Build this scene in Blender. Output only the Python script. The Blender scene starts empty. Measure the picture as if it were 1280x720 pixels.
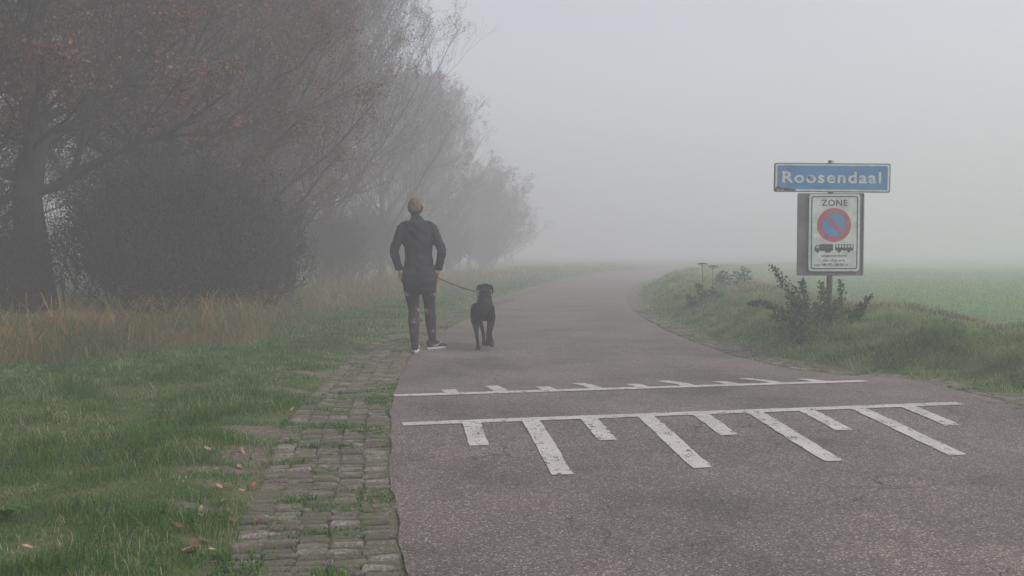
import bpy, math
import numpy as np
from mathutils import Vector
PI = math.pi
rad = math.radians
rng = np.random.default_rng(11)
SC = bpy.context.scene
COL = SC.collection

# ------------------------------------------------------------------ camera geometry (used for measuring only)
F, YH, HC = 1200.0, 314.0, 1.12
PITCH = math.atan((360 - YH) / F)
CP, SP = math.cos(PITCH), math.sin(PITCH)

def ray(px, py):
    a, b = (px - 640) / F, (360 - py) / F
    return np.array([a, CP + b * SP, -SP + b * CP])
def ground(px, py, z=0.0):
    r = ray(px, py)
    t = (z - HC) / r[2]
    return np.array([r[0] * t, r[1] * t, z])
def at(px, py, D):
    r = ray(px, py)
    t = D / r[1]
    return np.array([r[0] * t, D, HC + r[2] * t])

# ------------------------------------------------------------------ object helpers
def mesh_obj(name, V, Fc, mats=(), parent=None, smooth=False, mi=None, attrs=None):
    """V (n,3); Fc array (m,k) or list of such arrays or list of tuples"""
    me = bpy.data.meshes.new(name)
    V = np.asarray(V, dtype=np.float32)
    if isinstance(Fc, np.ndarray): Fc = [Fc]
    if len(Fc) and isinstance(Fc[0], np.ndarray):
        loops = np.concatenate([f.reshape(-1) for f in Fc]).astype(np.int32)
        tot = np.concatenate([np.full(len(f), f.shape[1], np.int32) for f in Fc])
    else:
        loops = np.array([i for f in Fc for i in f], np.int32)
        tot = np.array([len(f) for f in Fc], np.int32)
    start = np.concatenate([[0], np.cumsum(tot)[:-1]]).astype(np.int32)
    me.vertices.add(len(V)); me.vertices.foreach_set('co', V.reshape(-1))
    me.loops.add(len(loops)); me.loops.foreach_set('vertex_index', loops)
    me.polygons.add(len(tot)); me.polygons.foreach_set('loop_start', start)
    me.polygons.foreach_set('loop_total', tot)
    if mi is not None: me.polygons.foreach_set('material_index', np.asarray(mi, np.int32))
    me.polygons.foreach_set('use_smooth', np.full(len(tot), bool(smooth)))
    if attrs:
        for k, a in attrs.items():
            at_ = me.attributes.new(k, 'FLOAT', 'POINT')
            at_.data.foreach_set('value', np.asarray(a, np.float32))
    me.update(calc_edges=True); me.validate()
    for m in (mats if isinstance(mats, (list, tuple)) else (mats,)): me.materials.append(m)
    o = bpy.data.objects.new(name, me); COL.objects.link(o)
    if parent is not None: o.parent = parent
    return o
def empty(name, loc=(0, 0, 0), rz=0.0):
    o = bpy.data.objects.new(name, None); COL.objects.link(o)
    o.location = tuple(float(v) for v in loc); o.rotation_euler = (0, 0, rz); o.empty_display_size = .2
    return o
def tag(o, label=None, cat=None, group=None, kind=None):
    if label: o['label'] = label
    if cat: o['category'] = cat
    if group: o['group'] = group
    if kind: o['kind'] = kind
    return o
def dup_tree(root, loc, rz=0.0, sc=1.0):
    r = root.copy(); COL.objects.link(r)
    r.location = tuple(float(v) for v in loc); r.rotation_euler = (0, 0, rz)
    r.scale = (sc, sc, sc) if not isinstance(sc, tuple) else sc
    for ch in list(root.children):
        c = ch.copy(); COL.objects.link(c); c.parent = r
        for g in list(ch.children):
            d = g.copy(); COL.objects.link(d); d.parent = c
    return r

class MB:
    """collects plain pieces into one mesh"""
    def __init__(s): s.v = []; s.f = []; s.m = []; s.n = 0
    def add(s, V, Fs, m=0):
        s.v.append(np.asarray(V, float)); s.f += [tuple(int(i) + s.n for i in f) for f in Fs]
        s.m += [m] * len(Fs); s.n += len(V); return s
    def box(s, c, d, m=0, bev=0.0):
        c = np.array(c, float); h = np.array(d, float) / 2
        P = np.array([[x, y, z] for x in (-1, 1) for y in (-1, 1) for z in (-1, 1)]) * h + c
        return s.add(P, [(0, 1, 3, 2), (4, 6, 7, 5), (0, 4, 5, 1), (2, 3, 7, 6), (0, 2, 6, 4), (1, 5, 7, 3)], m)
    def tube(s, P, R, k=8, m=0):
        V, Fq = tubes(np.array([P], float), np.array([R], float) if np.ndim(R) else np.full((1, len(P)), R), k)
        n = len(P)
        s.add(V, [tuple(f) for f in Fq] + [tuple(range(k))[::-1], tuple(range((n - 1) * k, n * k))], m); return s
    def prism(s, pts, y0, y1, m=0):
        """pts: (x,z) outline, counter-clockwise seen from -y; from y0 (front) to y1 (back)"""
        n = len(pts)
        V = [(p[0], y0, p[1]) for p in pts] + [(p[0], y1, p[1]) for p in pts]
        return s.add(V, [tuple(range(n)), tuple(range(2 * n - 1, n - 1, -1))] + [(i, i + n, (i + 1) % n + n, (i + 1) % n) for i in range(n)], m)
    def ring(s, po, pi_, y0, y1, m=0):
        n = len(po)
        V = [(p[0], y0, p[1]) for p in po] + [(p[0], y0, p[1]) for p in pi_] + [(p[0], y1, p[1]) for p in po] + [(p[0], y1, p[1]) for p in pi_]
        Fs = []
        for i in range(n):
            j = (i + 1) % n
            Fs += [(i, j, j + n, i + n), (i + 2 * n, i + 3 * n, j + 3 * n, j + 2 * n), (i, i + 2 * n, j + 2 * n, j), (i + n, j + n, j + 3 * n, i + 3 * n)]
        return s.add(V, Fs, m)
    def build(s, name, mats, parent=None, smooth=False):
        return mesh_obj(name, np.concatenate(s.v), s.f, mats, parent, smooth, s.m)

def tubes(P, R, sides):
    """batch of tubes: P (N,K,3), R (N,K)"""
    N, K, _ = P.shape
    T = np.empty_like(P)
    T[:, 1:-1] = P[:, 2:] - P[:, :-2]; T[:, 0] = P[:, 1] - P[:, 0]; T[:, -1] = P[:, -1] - P[:, -2]
    T /= np.linalg.norm(T, axis=2, keepdims=True) + 1e-9
    ref = np.zeros_like(T); ref[..., 0] = 1.0
    par = np.abs(T[..., 0]).max(axis=1) > .9
    ref[par] = np.array([0, .3, 1.0])
    A = np.cross(T, ref); A /= np.linalg.norm(A, axis=2, keepdims=True) + 1e-9
    B = np.cross(T, A)
    th = np.arange(sides) * 2 * PI / sides
    V = P[:, :, None] + R[:, :, None, None] * (A[:, :, None] * np.cos(th)[None, None, :, None] + B[:, :, None] * np.sin(th)[None, None, :, None])
    idx = np.arange(N * K * sides).reshape(N, K, sides)
    a = idx[:, :-1]; b = idx[:, 1:]
    Fq = np.stack([a, np.roll(a, -1, axis=2), np.roll(b, -1, axis=2), b], axis=-1).reshape(-1, 4)
    return V.reshape(-1, 3), Fq

# ------------------------------------------------------------------ materials
def new_mat(name):
    m = bpy.data.materials.new(name); m.use_nodes = True
    nt = m.node_tree; nt.nodes.clear()
    return m, nt, nt.nodes, nt.links
def simple(name, col, rough=.7, var=.15, scale=8.0, metal=0.0, bump=0.0, bscale=60.0, spec=.3, col2=None):
    m, nt, N, L = new_mat(name)
    out = N.new('ShaderNodeOutputMaterial'); b = N.new('ShaderNodeBsdfPrincipled')
    L.new(b.outputs[0], out.inputs[0])
    tc = N.new('ShaderNodeTexCoord'); nz = N.new('ShaderNodeTexNoise')
    nz.inputs['Scale'].default_value = scale; nz.inputs['Detail'].default_value = 5
    L.new(tc.outputs['Object'], nz.inputs['Vector'])
    mx = N.new('ShaderNodeMix'); mx.data_type = 'RGBA'
    c = np.array(col); c2 = np.array(col2) if col2 is not None else c * (1 - var * 2)
    mx.inputs['A'].default_value = (*np.clip(c * (1 + var * .6), 0, 1), 1); mx.inputs['B'].default_value = (*c2, 1)
    rp = N.new('ShaderNodeMapRange'); rp.inputs[1].default_value = .35; rp.inputs[2].default_value = .65
    L.new(nz.outputs['Fac'], rp.inputs[0]); L.new(rp.outputs[0], mx.inputs['Factor'])
    L.new(mx.outputs['Result'], b.inputs['Base Color'])
    b.inputs['Roughness'].default_value = rough; b.inputs['Metallic'].default_value = metal
    b.inputs['Specular IOR Level'].default_value = spec
    if bump:
        n2 = N.new('ShaderNodeTexNoise'); n2.inputs['Scale'].default_value = bscale; n2.inputs['Detail'].default_value = 4
        L.new(tc.outputs['Object'], n2.inputs['Vector'])
        bp = N.new('ShaderNodeBump'); bp.inputs['Strength'].default_value = bump; bp.inputs['Distance'].default_value = .01
        L.new(n2.outputs['Fac'], bp.inputs['Height']); L.new(bp.outputs[0], b.inputs['Normal'])
    return m
def ramp(N, stops):
    r = N.new('ShaderNodeValToRGB'); cr = r.color_ramp
    while len(cr.elements) < len(stops): cr.elements.new(.5)
    for e, (p, c) in zip(cr.elements, stops): e.position = p; e.color = (*c, 1)
    return r
def leaf_mat(name, stops, attr='rnd', rough=.6, trans=.35, noise=0.0, nscale=.6):
    """blades and leaves: own colour picked per leaf by a random attribute"""
    m, nt, N, L = new_mat(name)
    out = N.new('ShaderNodeOutputMaterial'); b = N.new('ShaderNodeBsdfPrincipled')
    a = N.new('ShaderNodeAttribute'); a.attribute_name = attr
    r = ramp(N, stops); 
    if noise:
        tc = N.new('ShaderNodeTexCoord'); nz = N.new('ShaderNodeTexNoise'); nz.inputs['Scale'].default_value = nscale
        nz.inputs['Detail'].default_value = 3
        L.new(tc.outputs['Object'], nz.inputs['Vector'])
        mr = N.new('ShaderNodeMapRange'); mr.inputs[1].default_value = .3; mr.inputs[2].default_value = .7
        mr.inputs[3].default_value = -noise; mr.inputs[4].default_value = noise
        L.new(nz.outputs['Fac'], mr.inputs[0])
        ad = N.new('ShaderNodeMath'); ad.operation = 'ADD'; ad.use_clamp = True
        L.new(a.outputs['Fac'], ad.inputs[0]); L.new(mr.outputs[0], ad.inputs[1]); L.new(ad.outputs[0], r.inputs[0])
    else:
        L.new(a.outputs['Fac'], r.inputs[0])
    L.new(r.outputs[0], b.inputs['Base Color'])
    b.inputs['Roughness'].default_value = rough; b.inputs['Specular IOR Level'].default_value = .3
    tr = N.new('ShaderNodeBsdfTranslucent'); L.new(r.outputs[0], tr.inputs[0])
    ms = N.new('ShaderNodeMixShader'); ms.inputs[0].default_value = trans
    L.new(b.outputs[0], ms.inputs[1]); L.new(tr.outputs[0], ms.inputs[2]); L.new(ms.outputs[0], out.inputs[0])
    return m

def asphalt_mat():
    m, nt, N, L = new_mat('asphalt')
    out = N.new('ShaderNodeOutputMaterial'); b = N.new('ShaderNodeBsdfPrincipled'); L.new(b.outputs[0], out.inputs[0])
    tc = N.new('ShaderNodeTexCoord'); V = tc.outputs['Object']
    vo = N.new('ShaderNodeTexVoronoi'); vo.inputs['Scale'].default_value = 120; L.new(V, vo.inputs['Vector'])
    stone = ramp(N, [(0, (.107, .088, .077)), (.45, (.163, .137, .120)), (.80, (.219, .185, .163)), (.94, (.33, .29, .272)), (1, (.46, .42, .39))])
    sx = N.new('ShaderNodeSeparateColor'); L.new(vo.outputs['Color'], sx.inputs[0]); L.new(sx.outputs[0], stone.inputs[0])
    # dark binder between the stones
    bd = N.new('ShaderNodeMapRange'); bd.inputs[1].default_value = .45; bd.inputs[2].default_value = .75
    L.new(vo.outputs['Distance'], bd.inputs[0])
    mx = N.new('ShaderNodeMix'); mx.data_type = 'RGBA'; mx.inputs['B'].default_value = (.075, .063, .060, 1)
    L.new(bd.outputs[0], mx.inputs['Factor']); L.new(stone.outputs[0], mx.inputs['A'])
    # broad wear
    n1 = N.new('ShaderNodeTexNoise'); n1.inputs['Scale'].default_value = .9; n1.inputs['Detail'].default_value = 6; n1.inputs['Roughness'].default_value = .6
    L.new(V, n1.inputs['Vector'])
    w = ramp(N, [(.36, (.66, .655, .66)), (.46, (.90, .89, .88)), (.54, (1, .99, .98)), (.64, (1.2, 1.16, 1.12))]); L.new(n1.outputs['Fac'], w.inputs[0])
    m2 = N.new('ShaderNodeMix'); m2.data_type = 'RGBA'; m2.blend_type = 'MULTIPLY'; m2.inputs['Factor'].default_value = 1
    L.new(mx.outputs['Result'], m2.inputs['A']); L.new(w.outputs[0], m2.inputs['B'])
    # scattered fine cracks
    v2 = N.new('ShaderNodeTexVoronoi'); v2.feature = 'DISTANCE_TO_EDGE'; v2.inputs['Scale'].default_value = 1.15
    nd = N.new('ShaderNodeTexNoise'); nd.inputs['Scale'].default_value = 5; nd.inputs['Detail'].default_value = 5; L.new(V, nd.inputs['Vector'])
    vm = N.new('ShaderNodeVectorMath'); vm.operation = 'SCALE'; vm.inputs[3].default_value = .35; L.new(nd.outputs['Color'], vm.inputs[0])
    va = N.new('ShaderNodeVectorMath'); va.operation = 'ADD'; L.new(V, va.inputs[0]); L.new(vm.outputs[0], va.inputs[1]); L.new(va.outputs[0], v2.inputs['Vector'])
    ck = N.new('ShaderNodeMapRange'); ck.inputs[1].default_value = .0; ck.inputs[2].default_value = .009; ck.inputs[3].default_value = 1; ck.inputs[4].default_value = 0
    L.new(v2.outputs['Distance'], ck.inputs[0])
    n3 = N.new('ShaderNodeTexNoise'); n3.inputs['Scale'].default_value = .75; n3.inputs['Detail'].default_value = 3; L.new(V, n3.inputs['Vector'])
    cm = N.new('ShaderNodeMapRange'); cm.inputs[1].default_value = .52; cm.inputs[2].default_value = .58; L.new(n3.outputs['Fac'], cm.inputs[0])
    cc = N.new('ShaderNodeMath'); cc.operation = 'MULTIPLY'; L.new(ck.outputs[0], cc.inputs[0]); L.new(cm.outputs[0], cc.inputs[1])
    m3 = N.new('ShaderNodeMix'); m3.data_type = 'RGBA'; m3.inputs['B'].default_value = (.03, .028, .026, 1)
    L.new(cc.outputs[0], m3.inputs['Factor']); L.new(m2.outputs['Result'], m3.inputs['A'])
    L.new(m3.outputs['Result'], b.inputs['Base Color'])
    b.inputs['Roughness'].default_value = .8; b.inputs['Specular IOR Level'].default_value = .35
    bp = N.new('ShaderNodeBump'); bp.inputs['Strength'].default_value = .7; bp.inputs['Distance'].default_value = .004; bp.invert = True
    L.new(vo.outputs['Distance'], bp.inputs['Height']); L.new(bp.outputs[0], b.inputs['Normal'])
    return m
def paint_mat():
    """worn white road paint: alpha chips show the asphalt below"""
    m, nt, N, L = new_mat('road_paint')
    out = N.new('ShaderNodeOutputMaterial'); b = N.new('ShaderNodeBsdfPrincipled')
    tc = N.new('ShaderNodeTexCoord'); V = tc.outputs['Object']
    n1 = N.new('ShaderNodeTexNoise'); n1.inputs['Scale'].default_value = 3.5; n1.inputs['Detail'].default_value = 8; n1.inputs['Roughness'].default_value = .75; L.new(V, n1.inputs['Vector'])
    c = ramp(N, [(.3, (.36, .335, .31)), (.5, (.49, .465, .435)), (.7, (.57, .54, .51))]); L.new(n1.outputs['Fac'], c.inputs[0])
    L.new(c.outputs[0], b.inputs['Base Color']); b.inputs['Roughness'].default_value = .75
    vo = N.new('ShaderNodeTexVoronoi'); vo.inputs['Scale'].default_value = 120; L.new(V, vo.inputs['Vector'])
    s = N.new('ShaderNodeSeparateColor'); L.new(vo.outputs['Color'], s.inputs[0])
    n2 = N.new('ShaderNodeTexNoise'); n2.inputs['Scale'].default_value = 14; n2.inputs['Detail'].default_value = 8; n2.inputs['Roughness'].default_value = .8; L.new(V, n2.inputs['Vector'])
    ad = N.new('ShaderNodeMath'); ad.operation = 'MULTIPLY_ADD'; ad.inputs[1].default_value = .16; L.new(s.outputs[1], ad.inputs[0]); L.new(n2.outputs['Fac'], ad.inputs[2])
    mr = N.new('ShaderNodeMapRange'); mr.inputs[1].default_value = .645; mr.inputs[2].default_value = .68; L.new(ad.outputs[0], mr.inputs[0])
    tr = N.new('ShaderNodeBsdfTransparent'); ms = N.new('ShaderNodeMixShader')
    L.new(mr.outputs[0], ms.inputs[0]); L.new(b.outputs[0], ms.inputs[1]); L.new(tr.outputs[0], ms.inputs[2]); L.new(ms.outputs[0], out.inputs[0])
    bp = N.new('ShaderNodeBump'); bp.inputs['Strength'].default_value = .45; bp.inputs['Distance'].default_value = .003; bp.invert = True
    L.new(vo.outputs['Distance'], bp.inputs['Height']); L.new(bp.outputs[0], b.inputs['Normal'])
    return m
def terrain_mat():
    m, nt, N, L = new_mat('turf_and_soil')
    out = N.new('ShaderNodeOutputMaterial'); b = N.new('ShaderNodeBsdfPrincipled'); L.new(b.outputs[0], out.inputs[0])
    tc = N.new('ShaderNodeTexCoord'); V = tc.outputs['Object']
    n1 = N.new('ShaderNodeTexNoise'); n1.inputs['Scale'].default_value = 3; n1.inputs['Detail'].default_value = 8; L.new(V, n1.inputs['Vector'])
    n2 = N.new('ShaderNodeTexNoise'); n2.inputs['Scale'].default_value = 40; n2.inputs['Detail'].default_value = 6; L.new(V, n2.inputs['Vector'])
    n3 = N.new('ShaderNodeTexNoise'); n3.inputs['Scale'].default_value = .05; n3.inputs['Detail'].default_value = 6; L.new(V, n3.inputs['Vector'])
    g = ramp(N, [(.3, (.055, .070, .030)), (.5, (.080, .112, .040)), (.7, (.135, .130, .070))]); L.new(n1.outputs['Fac'], g.inputs[0])
    s = ramp(N, [(.3, (.085, .070, .058)), (.5, (.15, .125, .105)), (.7, (.23, .195, .165))]); L.new(n2.outputs['Fac'], s.inputs[0])
    f = ramp(N, [(.3, (.085, .200, .055)), (.6, (.105, .225, .065)), (.8, (.130, .215, .08))]); L.new(n3.outputs['Fac'], f.inputs[0])
    a1 = N.new('ShaderNodeAttribute'); a1.attribute_name = 'soil'; a2 = N.new('ShaderNodeAttribute'); a2.attribute_name = 'field'
    m1 = N.new('ShaderNodeMix'); m1.data_type = 'RGBA'; L.new(a2.outputs['Fac'], m1.inputs['Factor']); L.new(g.outputs[0], m1.inputs['A']); L.new(f.outputs[0], m1.inputs['B'])
    m2 = N.new('ShaderNodeMix'); m2.data_type = 'RGBA'; L.new(a1.outputs['Fac'], m2.inputs['Factor']); L.new(m1.outputs['Result'], m2.inputs['A']); L.new(s.outputs[0], m2.inputs['B'])
    L.new(m2.outputs['Result'], b.inputs['Base Color']); b.inputs['Roughness'].default_value = .95; b.inputs['Specular IOR Level'].default_value = .1
    bp = N.new('ShaderNodeBump'); bp.inputs['Strength'].default_value = .6; bp.inputs['Distance'].default_value = .02
    L.new(n2.outputs['Fac'], bp.inputs['Height']); L.new(bp.outputs[0], b.inputs['Normal'])
    return m
def stone_mat():
    m, nt, N, L = new_mat('mossy_concrete')
    out = N.new('ShaderNodeOutputMaterial'); b = N.new('ShaderNodeBsdfPrincipled'); L.new(b.outputs[0], out.inputs[0])
    tc = N.new('ShaderNodeTexCoord'); V = tc.outputs['Object']
    at_ = N.new('ShaderNodeAttribute'); at_.attribute_name = 'rnd'
    c = ramp(N, [(0, (.100, .086, .072)), (.5, (.150, .130, .110)), (1, (.235, .208, .180))]); L.new(at_.outputs['Fac'], c.inputs[0])
    n0 = N.new('ShaderNodeTexNoise'); n0.inputs['Scale'].default_value = 90; n0.inputs['Detail'].default_value = 6; L.new(V, n0.inputs['Vector'])
    sp = ramp(N, [(.35, (.55, .55, .55)), (.55, (1, 1, 1)), (.72, (1.7, 1.7, 1.65))]); L.new(n0.outputs['Fac'], sp.inputs[0])
    m0 = N.new('ShaderNodeMix'); m0.data_type = 'RGBA'; m0.blend_type = 'MULTIPLY'; m0.inputs['Factor'].default_value = 1
    L.new(c.outputs[0], m0.inputs['A']); L.new(sp.outputs[0], m0.inputs['B'])
    n1 = N.new('ShaderNodeTexNoise'); n1.inputs['Scale'].default_value = 9; n1.inputs['Detail'].default_value = 9; n1.inputs['Roughness'].default_value = .7; L.new(V, n1.inputs['Vector'])
    mr = N.new('ShaderNodeMapRange'); mr.inputs[1].default_value = .43; mr.inputs[2].default_value = .60; L.new(n1.outputs['Fac'], mr.inputs[0])
    m1 = N.new('ShaderNodeMix'); m1.data_type = 'RGBA'; m1.inputs['B'].default_value = (.092, .100, .050, 1)
    L.new(mr.outputs[0], m1.inputs['Factor']); L.new(m0.outputs['Result'], m1.inputs['A'])
    L.new(m1.outputs['Result'], b.inputs['Base Color']); b.inputs['Roughness'].default_value = .75; b.inputs['Specular IOR Level'].default_value = .4
    bp = N.new('ShaderNodeBump'); bp.inputs['Strength'].default_value = .8; bp.inputs['Distance'].default_value = .006
    L.new(n0.outputs['Fac'], bp.inputs['Height']); L.new(bp.outputs[0], b.inputs['Normal'])
    return m

M = dict(
    asphalt=asphalt_mat(), paint=paint_mat(), terrain=terrain_mat(), stone=stone_mat(),
    grass=leaf_mat('short_grass', [(0, (.036, .096, .012)), (.35, (.068, .175, .018)), (.62, (.112, .235, .028)), (.80, (.20, .27, .065)), (.92, (.29, .30, .17)), (1, (.48, .44, .31))], noise=.28, nscale=2.4, trans=.45),
    verge=leaf_mat('verge_grass', [(0, (.085, .150, .048)), (.28, (.165, .285, .085)), (.55, (.27, .35, .13)), (.78, (.38, .36, .21)), (1, (.46, .33, .25))], noise=.36, nscale=2.1, trans=.5),
    dry=leaf_mat('dry_grass', [(0, (.080, .115, .036)), (.32, (.145, .185, .055)), (.55, (.25, .210, .066)), (.78, (.33, .180, .068)), (1, (.48, .38, .21))], noise=.40, nscale=1.1),
    heath=leaf_mat('withered_stems', [(0, (.075, .060, .040)), (.4, (.12, .080, .060)), (.7, (.15, .085, .070)), (1, (.20, .15, .10))]),
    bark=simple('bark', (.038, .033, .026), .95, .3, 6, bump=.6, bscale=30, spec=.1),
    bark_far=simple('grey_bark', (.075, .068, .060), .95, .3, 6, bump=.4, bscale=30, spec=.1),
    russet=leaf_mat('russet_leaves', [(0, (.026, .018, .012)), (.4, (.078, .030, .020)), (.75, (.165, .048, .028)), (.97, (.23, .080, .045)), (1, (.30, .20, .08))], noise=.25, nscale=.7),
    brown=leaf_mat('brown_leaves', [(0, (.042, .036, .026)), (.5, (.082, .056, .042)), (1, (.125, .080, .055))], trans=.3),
    darkleaf=leaf_mat('dark_leaves', [(0, (.016, .020, .013)), (.6, (.028, .028, .018)), (.95, (.050, .036, .024)), (1, (.09, .06, .03))], trans=.2),
    bramble=leaf_mat('bramble_leaves', [(0, (.028, .055, .025)), (.6, (.052, .095, .040)), (.92, (.09, .12, .05)), (1, (.16, .09, .06))], trans=.25),
    stem=simple('green_stem', (.07, .08, .04), .8), deadstem=simple('dead_stem', (.13, .11, .085), .9),
    galv=simple('galvanised_steel', (.20, .205, .20), .5, .15, 20, metal=.4),
    board=simple('grey_backing', (.19, .19, .18), .7, .18, 5, bump=.1),
    white=simple('sign_white', (.62, .65, .63), .45, .06, 12, col2=(.47, .52, .47)),
    blue=simple('sign_blue', (.10, .25, .46), .5, .1, 6, col2=(.08, .21, .38)),
    red=simple('sign_red', (.44, .13, .14), .45, .1, 10),
    black=simple('sign_black', (.07, .074, .070), .5, .1, 10),
    grime=simple('algae', (.13, .14, .07), .9, .3, 40), rust=simple('rust', (.15, .055, .03), .9, .3, 60),
    frame=simple('sign_rim', (.17, .19, .21), .5, .1, 20, metal=.3),
    skin=simple('skin', (.46, .24, .18), .55, .08, 30), eye=simple('eye', (.6, .6, .58), .2, .02),
    hair=simple('hair', (.25, .195, .155), .7, .2, 40, bump=.8, bscale=120, col2=(.085, .062, .048)),
    napehair=simple('dark_hair', (.050, .040, .034), .7, .2, 40, bump=.5, bscale=140),
    jacket=simple('jacket_cloth', (.022, .024, .031), .8, .15, 14, bump=.35, bscale=25, spec=.25),
    skirt=simple('skirt_cloth', (.018, .018, .022), .9, .15, 12, bump=.4, bscale=30, spec=.2),
    shoe=simple('shoe_mesh', (.020, .020, .024), .8, .2, 40, bump=.3), sole=simple('white_sole', (.55, .55, .55), .6, .05, 20),
    fur=simple('black_fur', (.012, .011, .011), .85, .3, 30, bump=.6, bscale=90, spec=.12),
    pad=simple('paw_pad', (.15, .060, .055), .8), strap=simple('leash_webbing', (.028, .028, .028), .8), metal=simple('metal_ring', (.6, .6, .6), .3, .05, 10, metal=.9),
)
def legging_mat():
    m, nt, N, L = new_mat('floral_leggings')
    out = N.new('ShaderNodeOutputMaterial'); b = N.new('ShaderNodeBsdfPrincipled'); L.new(b.outputs[0], out.inputs[0])
    tc = N.new('ShaderNodeTexCoord'); V = tc.outputs['Object']
    nd = N.new('ShaderNodeTexNoise'); nd.inputs['Scale'].default_value = 22; L.new(V, nd.inputs['Vector'])
    vm = N.new('ShaderNodeVectorMath'); vm.operation = 'SCALE'; vm.inputs[3].default_value = .06; L.new(nd.outputs['Color'], vm.inputs[0])
    va = N.new('ShaderNodeVectorMath'); va.operation = 'ADD'; L.new(V, va.inputs[0]); L.new(vm.outputs[0], va.inputs[1])
    vo = N.new('ShaderNodeTexVoronoi'); vo.inputs['Scale'].default_value = 10; vo.inputs['Randomness'].default_value = 1; L.new(va.outputs[0], vo.inputs['Vector'])
    r = ramp(N, [(0, (.46, .34, .48)), (.16, (.22, .15, .25)), (.29, (.050, .036, .058)), (.5, (.024, .020, .027)), (1, (.018, .016, .020))]); L.new(vo.outputs['Distance'], r.inputs[0])
    L.new(r.outputs[0], b.inputs['Base Color']); b.inputs['Roughness'].default_value = .8; b.inputs['Specular IOR Level'].default_value = .15
    return m
M['leggings'] = legging_mat()
for k_ in ('hair', 'napehair'):      # strands run down the head
    nt_h = M[k_].node_tree; nz_ = [n_ for n_ in nt_h.nodes if n_.type == 'TEX_NOISE']
    mp_ = nt_h.nodes.new('ShaderNodeMapping'); mp_.inputs['Scale'].default_value = (2.2, 2.2, .25)
    tc_ = [n_ for n_ in nt_h.nodes if n_.type == 'TEX_COORD'][0]; nt_h.links.new(tc_.outputs['Object'], mp_.inputs['Vector'])
    for n_ in nz_: nt_h.links.new(mp_.outputs[0], n_.inputs['Vector'])

# ------------------------------------------------------------------ road layout
LE = np.array([(-30, 1.4), (0, .1), (3.31, -.37), (3.88, -.47), (4.7, -.595), (6.25, -.80), (7.86, -.956), (10.1, -1.08), (12.1, -1.05), (14, -.92), (16.4, -.70), (25.4, .55), (33, 1.75), (40.7, 3.0), (51.7, 5.9), (70, 12.5), (100, 27), (160, 60), (400, 200)])
RE = np.array([(-30, 6.2), (0, 4.6), (5, 3.75), (6.5, 3.47), (7.7, 3.29), (8.35, 3.16), (9.08, 2.66), (10.2, 2.37), (12.7, 2.18), (16.6, 2.2), (18.9, 2.32), (26.4, 3.1), (31.3, 3.95), (40.7, 6.2), (51.7, 9.6), (70, 16.6), (100, 31.5), (160, 65), (400, 206)])
def _sm(tab):
    y = np.concatenate([np.linspace(-30, 60, 900), np.linspace(60.5, 400, 500)])
    x = np.interp(y, tab[:, 0], tab[:, 1])
    k = np.exp(-np.linspace(-2, 2, 13) ** 2); k /= k.sum()
    xs = np.convolve(np.pad(x, 6, mode='edge'), k, 'valid')
    return y, xs
_ly, _lx = _sm(LE); _ry, _rx = _sm(RE)
def xL(y): return np.interp(y, _ly, _lx)
def xR(y): return np.interp(y, _ry, _rx)
SW = .64                                   # paved strip width

# speed hump
P0 = ground(503, 531, .07)[:2]; P1 = ground(1200, 505, .07)[:2]
U = (P1 - P0); LINE = np.linalg.norm(U); U = U / LINE; NV = np.array([-U[1], U[0]])
FARL = 1.16; RAMP = 1.3; HUMP = .07; RAMPF = .90
TD = np.array([-.118, .993])               # painted bars run along the road
def hump(x, y):
    t = (x - P0[0]) * NV[0] + (y - P0[1]) * NV[1]
    a = np.clip((t + RAMP) / RAMP, 0, 1); c = np.clip((FARL + .04 + RAMPF - t) / RAMPF, 0, 1)
    s = lambda q: q * q * (3 - 2 * q) * .5 + q * .5
    h = HUMP * np.minimum(s(a), s(c))
    out = np.maximum(xL(y) - x, x - xR(y))
    return h * np.clip(1 - out / 1.2, 0, 1)
# cheap smooth noise
_G = rng.random((64, 64))
def vnoise(x, y, s):
    x = np.asarray(x) * s + 31.7; y = np.asarray(y) * s + 17.3
    xi = np.floor(x).astype(int); yi = np.floor(y).astype(int); fx = x - xi; fy = y - yi
    fx = fx * fx * (3 - 2 * fx); fy = fy * fy * (3 - 2 * fy)
    g = lambda a, b: _G[a % 64, b % 64]
    return (g(xi, yi) * (1 - fx) + g(xi + 1, yi) * fx) * (1 - fy) + (g(xi, yi + 1) * (1 - fx) + g(xi + 1, yi + 1) * fx) * fy
def sstep(a, b, v):
    t = np.clip((v - a) / (b - a), 0, 1); return t * t * (3 - 2 * t)
def band_x(y):      # left edge of the mown lawn
    return np.interp(y, [-20, 5, 8.7, 9.3, 10.7, 12.1, 14.8, 17.7, 25.4, 40.7, 51.7, 400], [-8, -5.6, -4.7, -3.8, -3.15, -2.95, -2.85, -2.75, -1.6, .8, 3.6, 190])
def zg(x, y):
    """ground surface height (what stands on the ground stands on this)"""
    dl = xL(y) - x; dr = x - xR(y)
    z = hump(x, y)
    z = z + np.where(dl > SW, .035 * sstep(SW, SW + .35, dl) + (vnoise(x, y, 1.6) - .5) * .05 * sstep(SW, SW + .8, dl) + (vnoise(x, y, .5) - .5) * .12 * sstep(1, 3, dl), 0)
    far = sstep(6, 9, y)
    bank = .28 * sstep(.35, 1.25, dr) * far + .10 * sstep(.5, 1.5, dr) * (1 - far)
    fall = sstep(2.4, 4.6, dr) * (bank - .02 + .0)
    z = z + np.where(dr > .3, bank - fall + (vnoise(x, y, 2.1) - .5) * .10 * sstep(.5, 1.2, dr) * (1 - sstep(3, 5, dr)) + (vnoise(x, y, .05) - .5) * .3 * sstep(8, 40, dr), 0)
    return z

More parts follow.
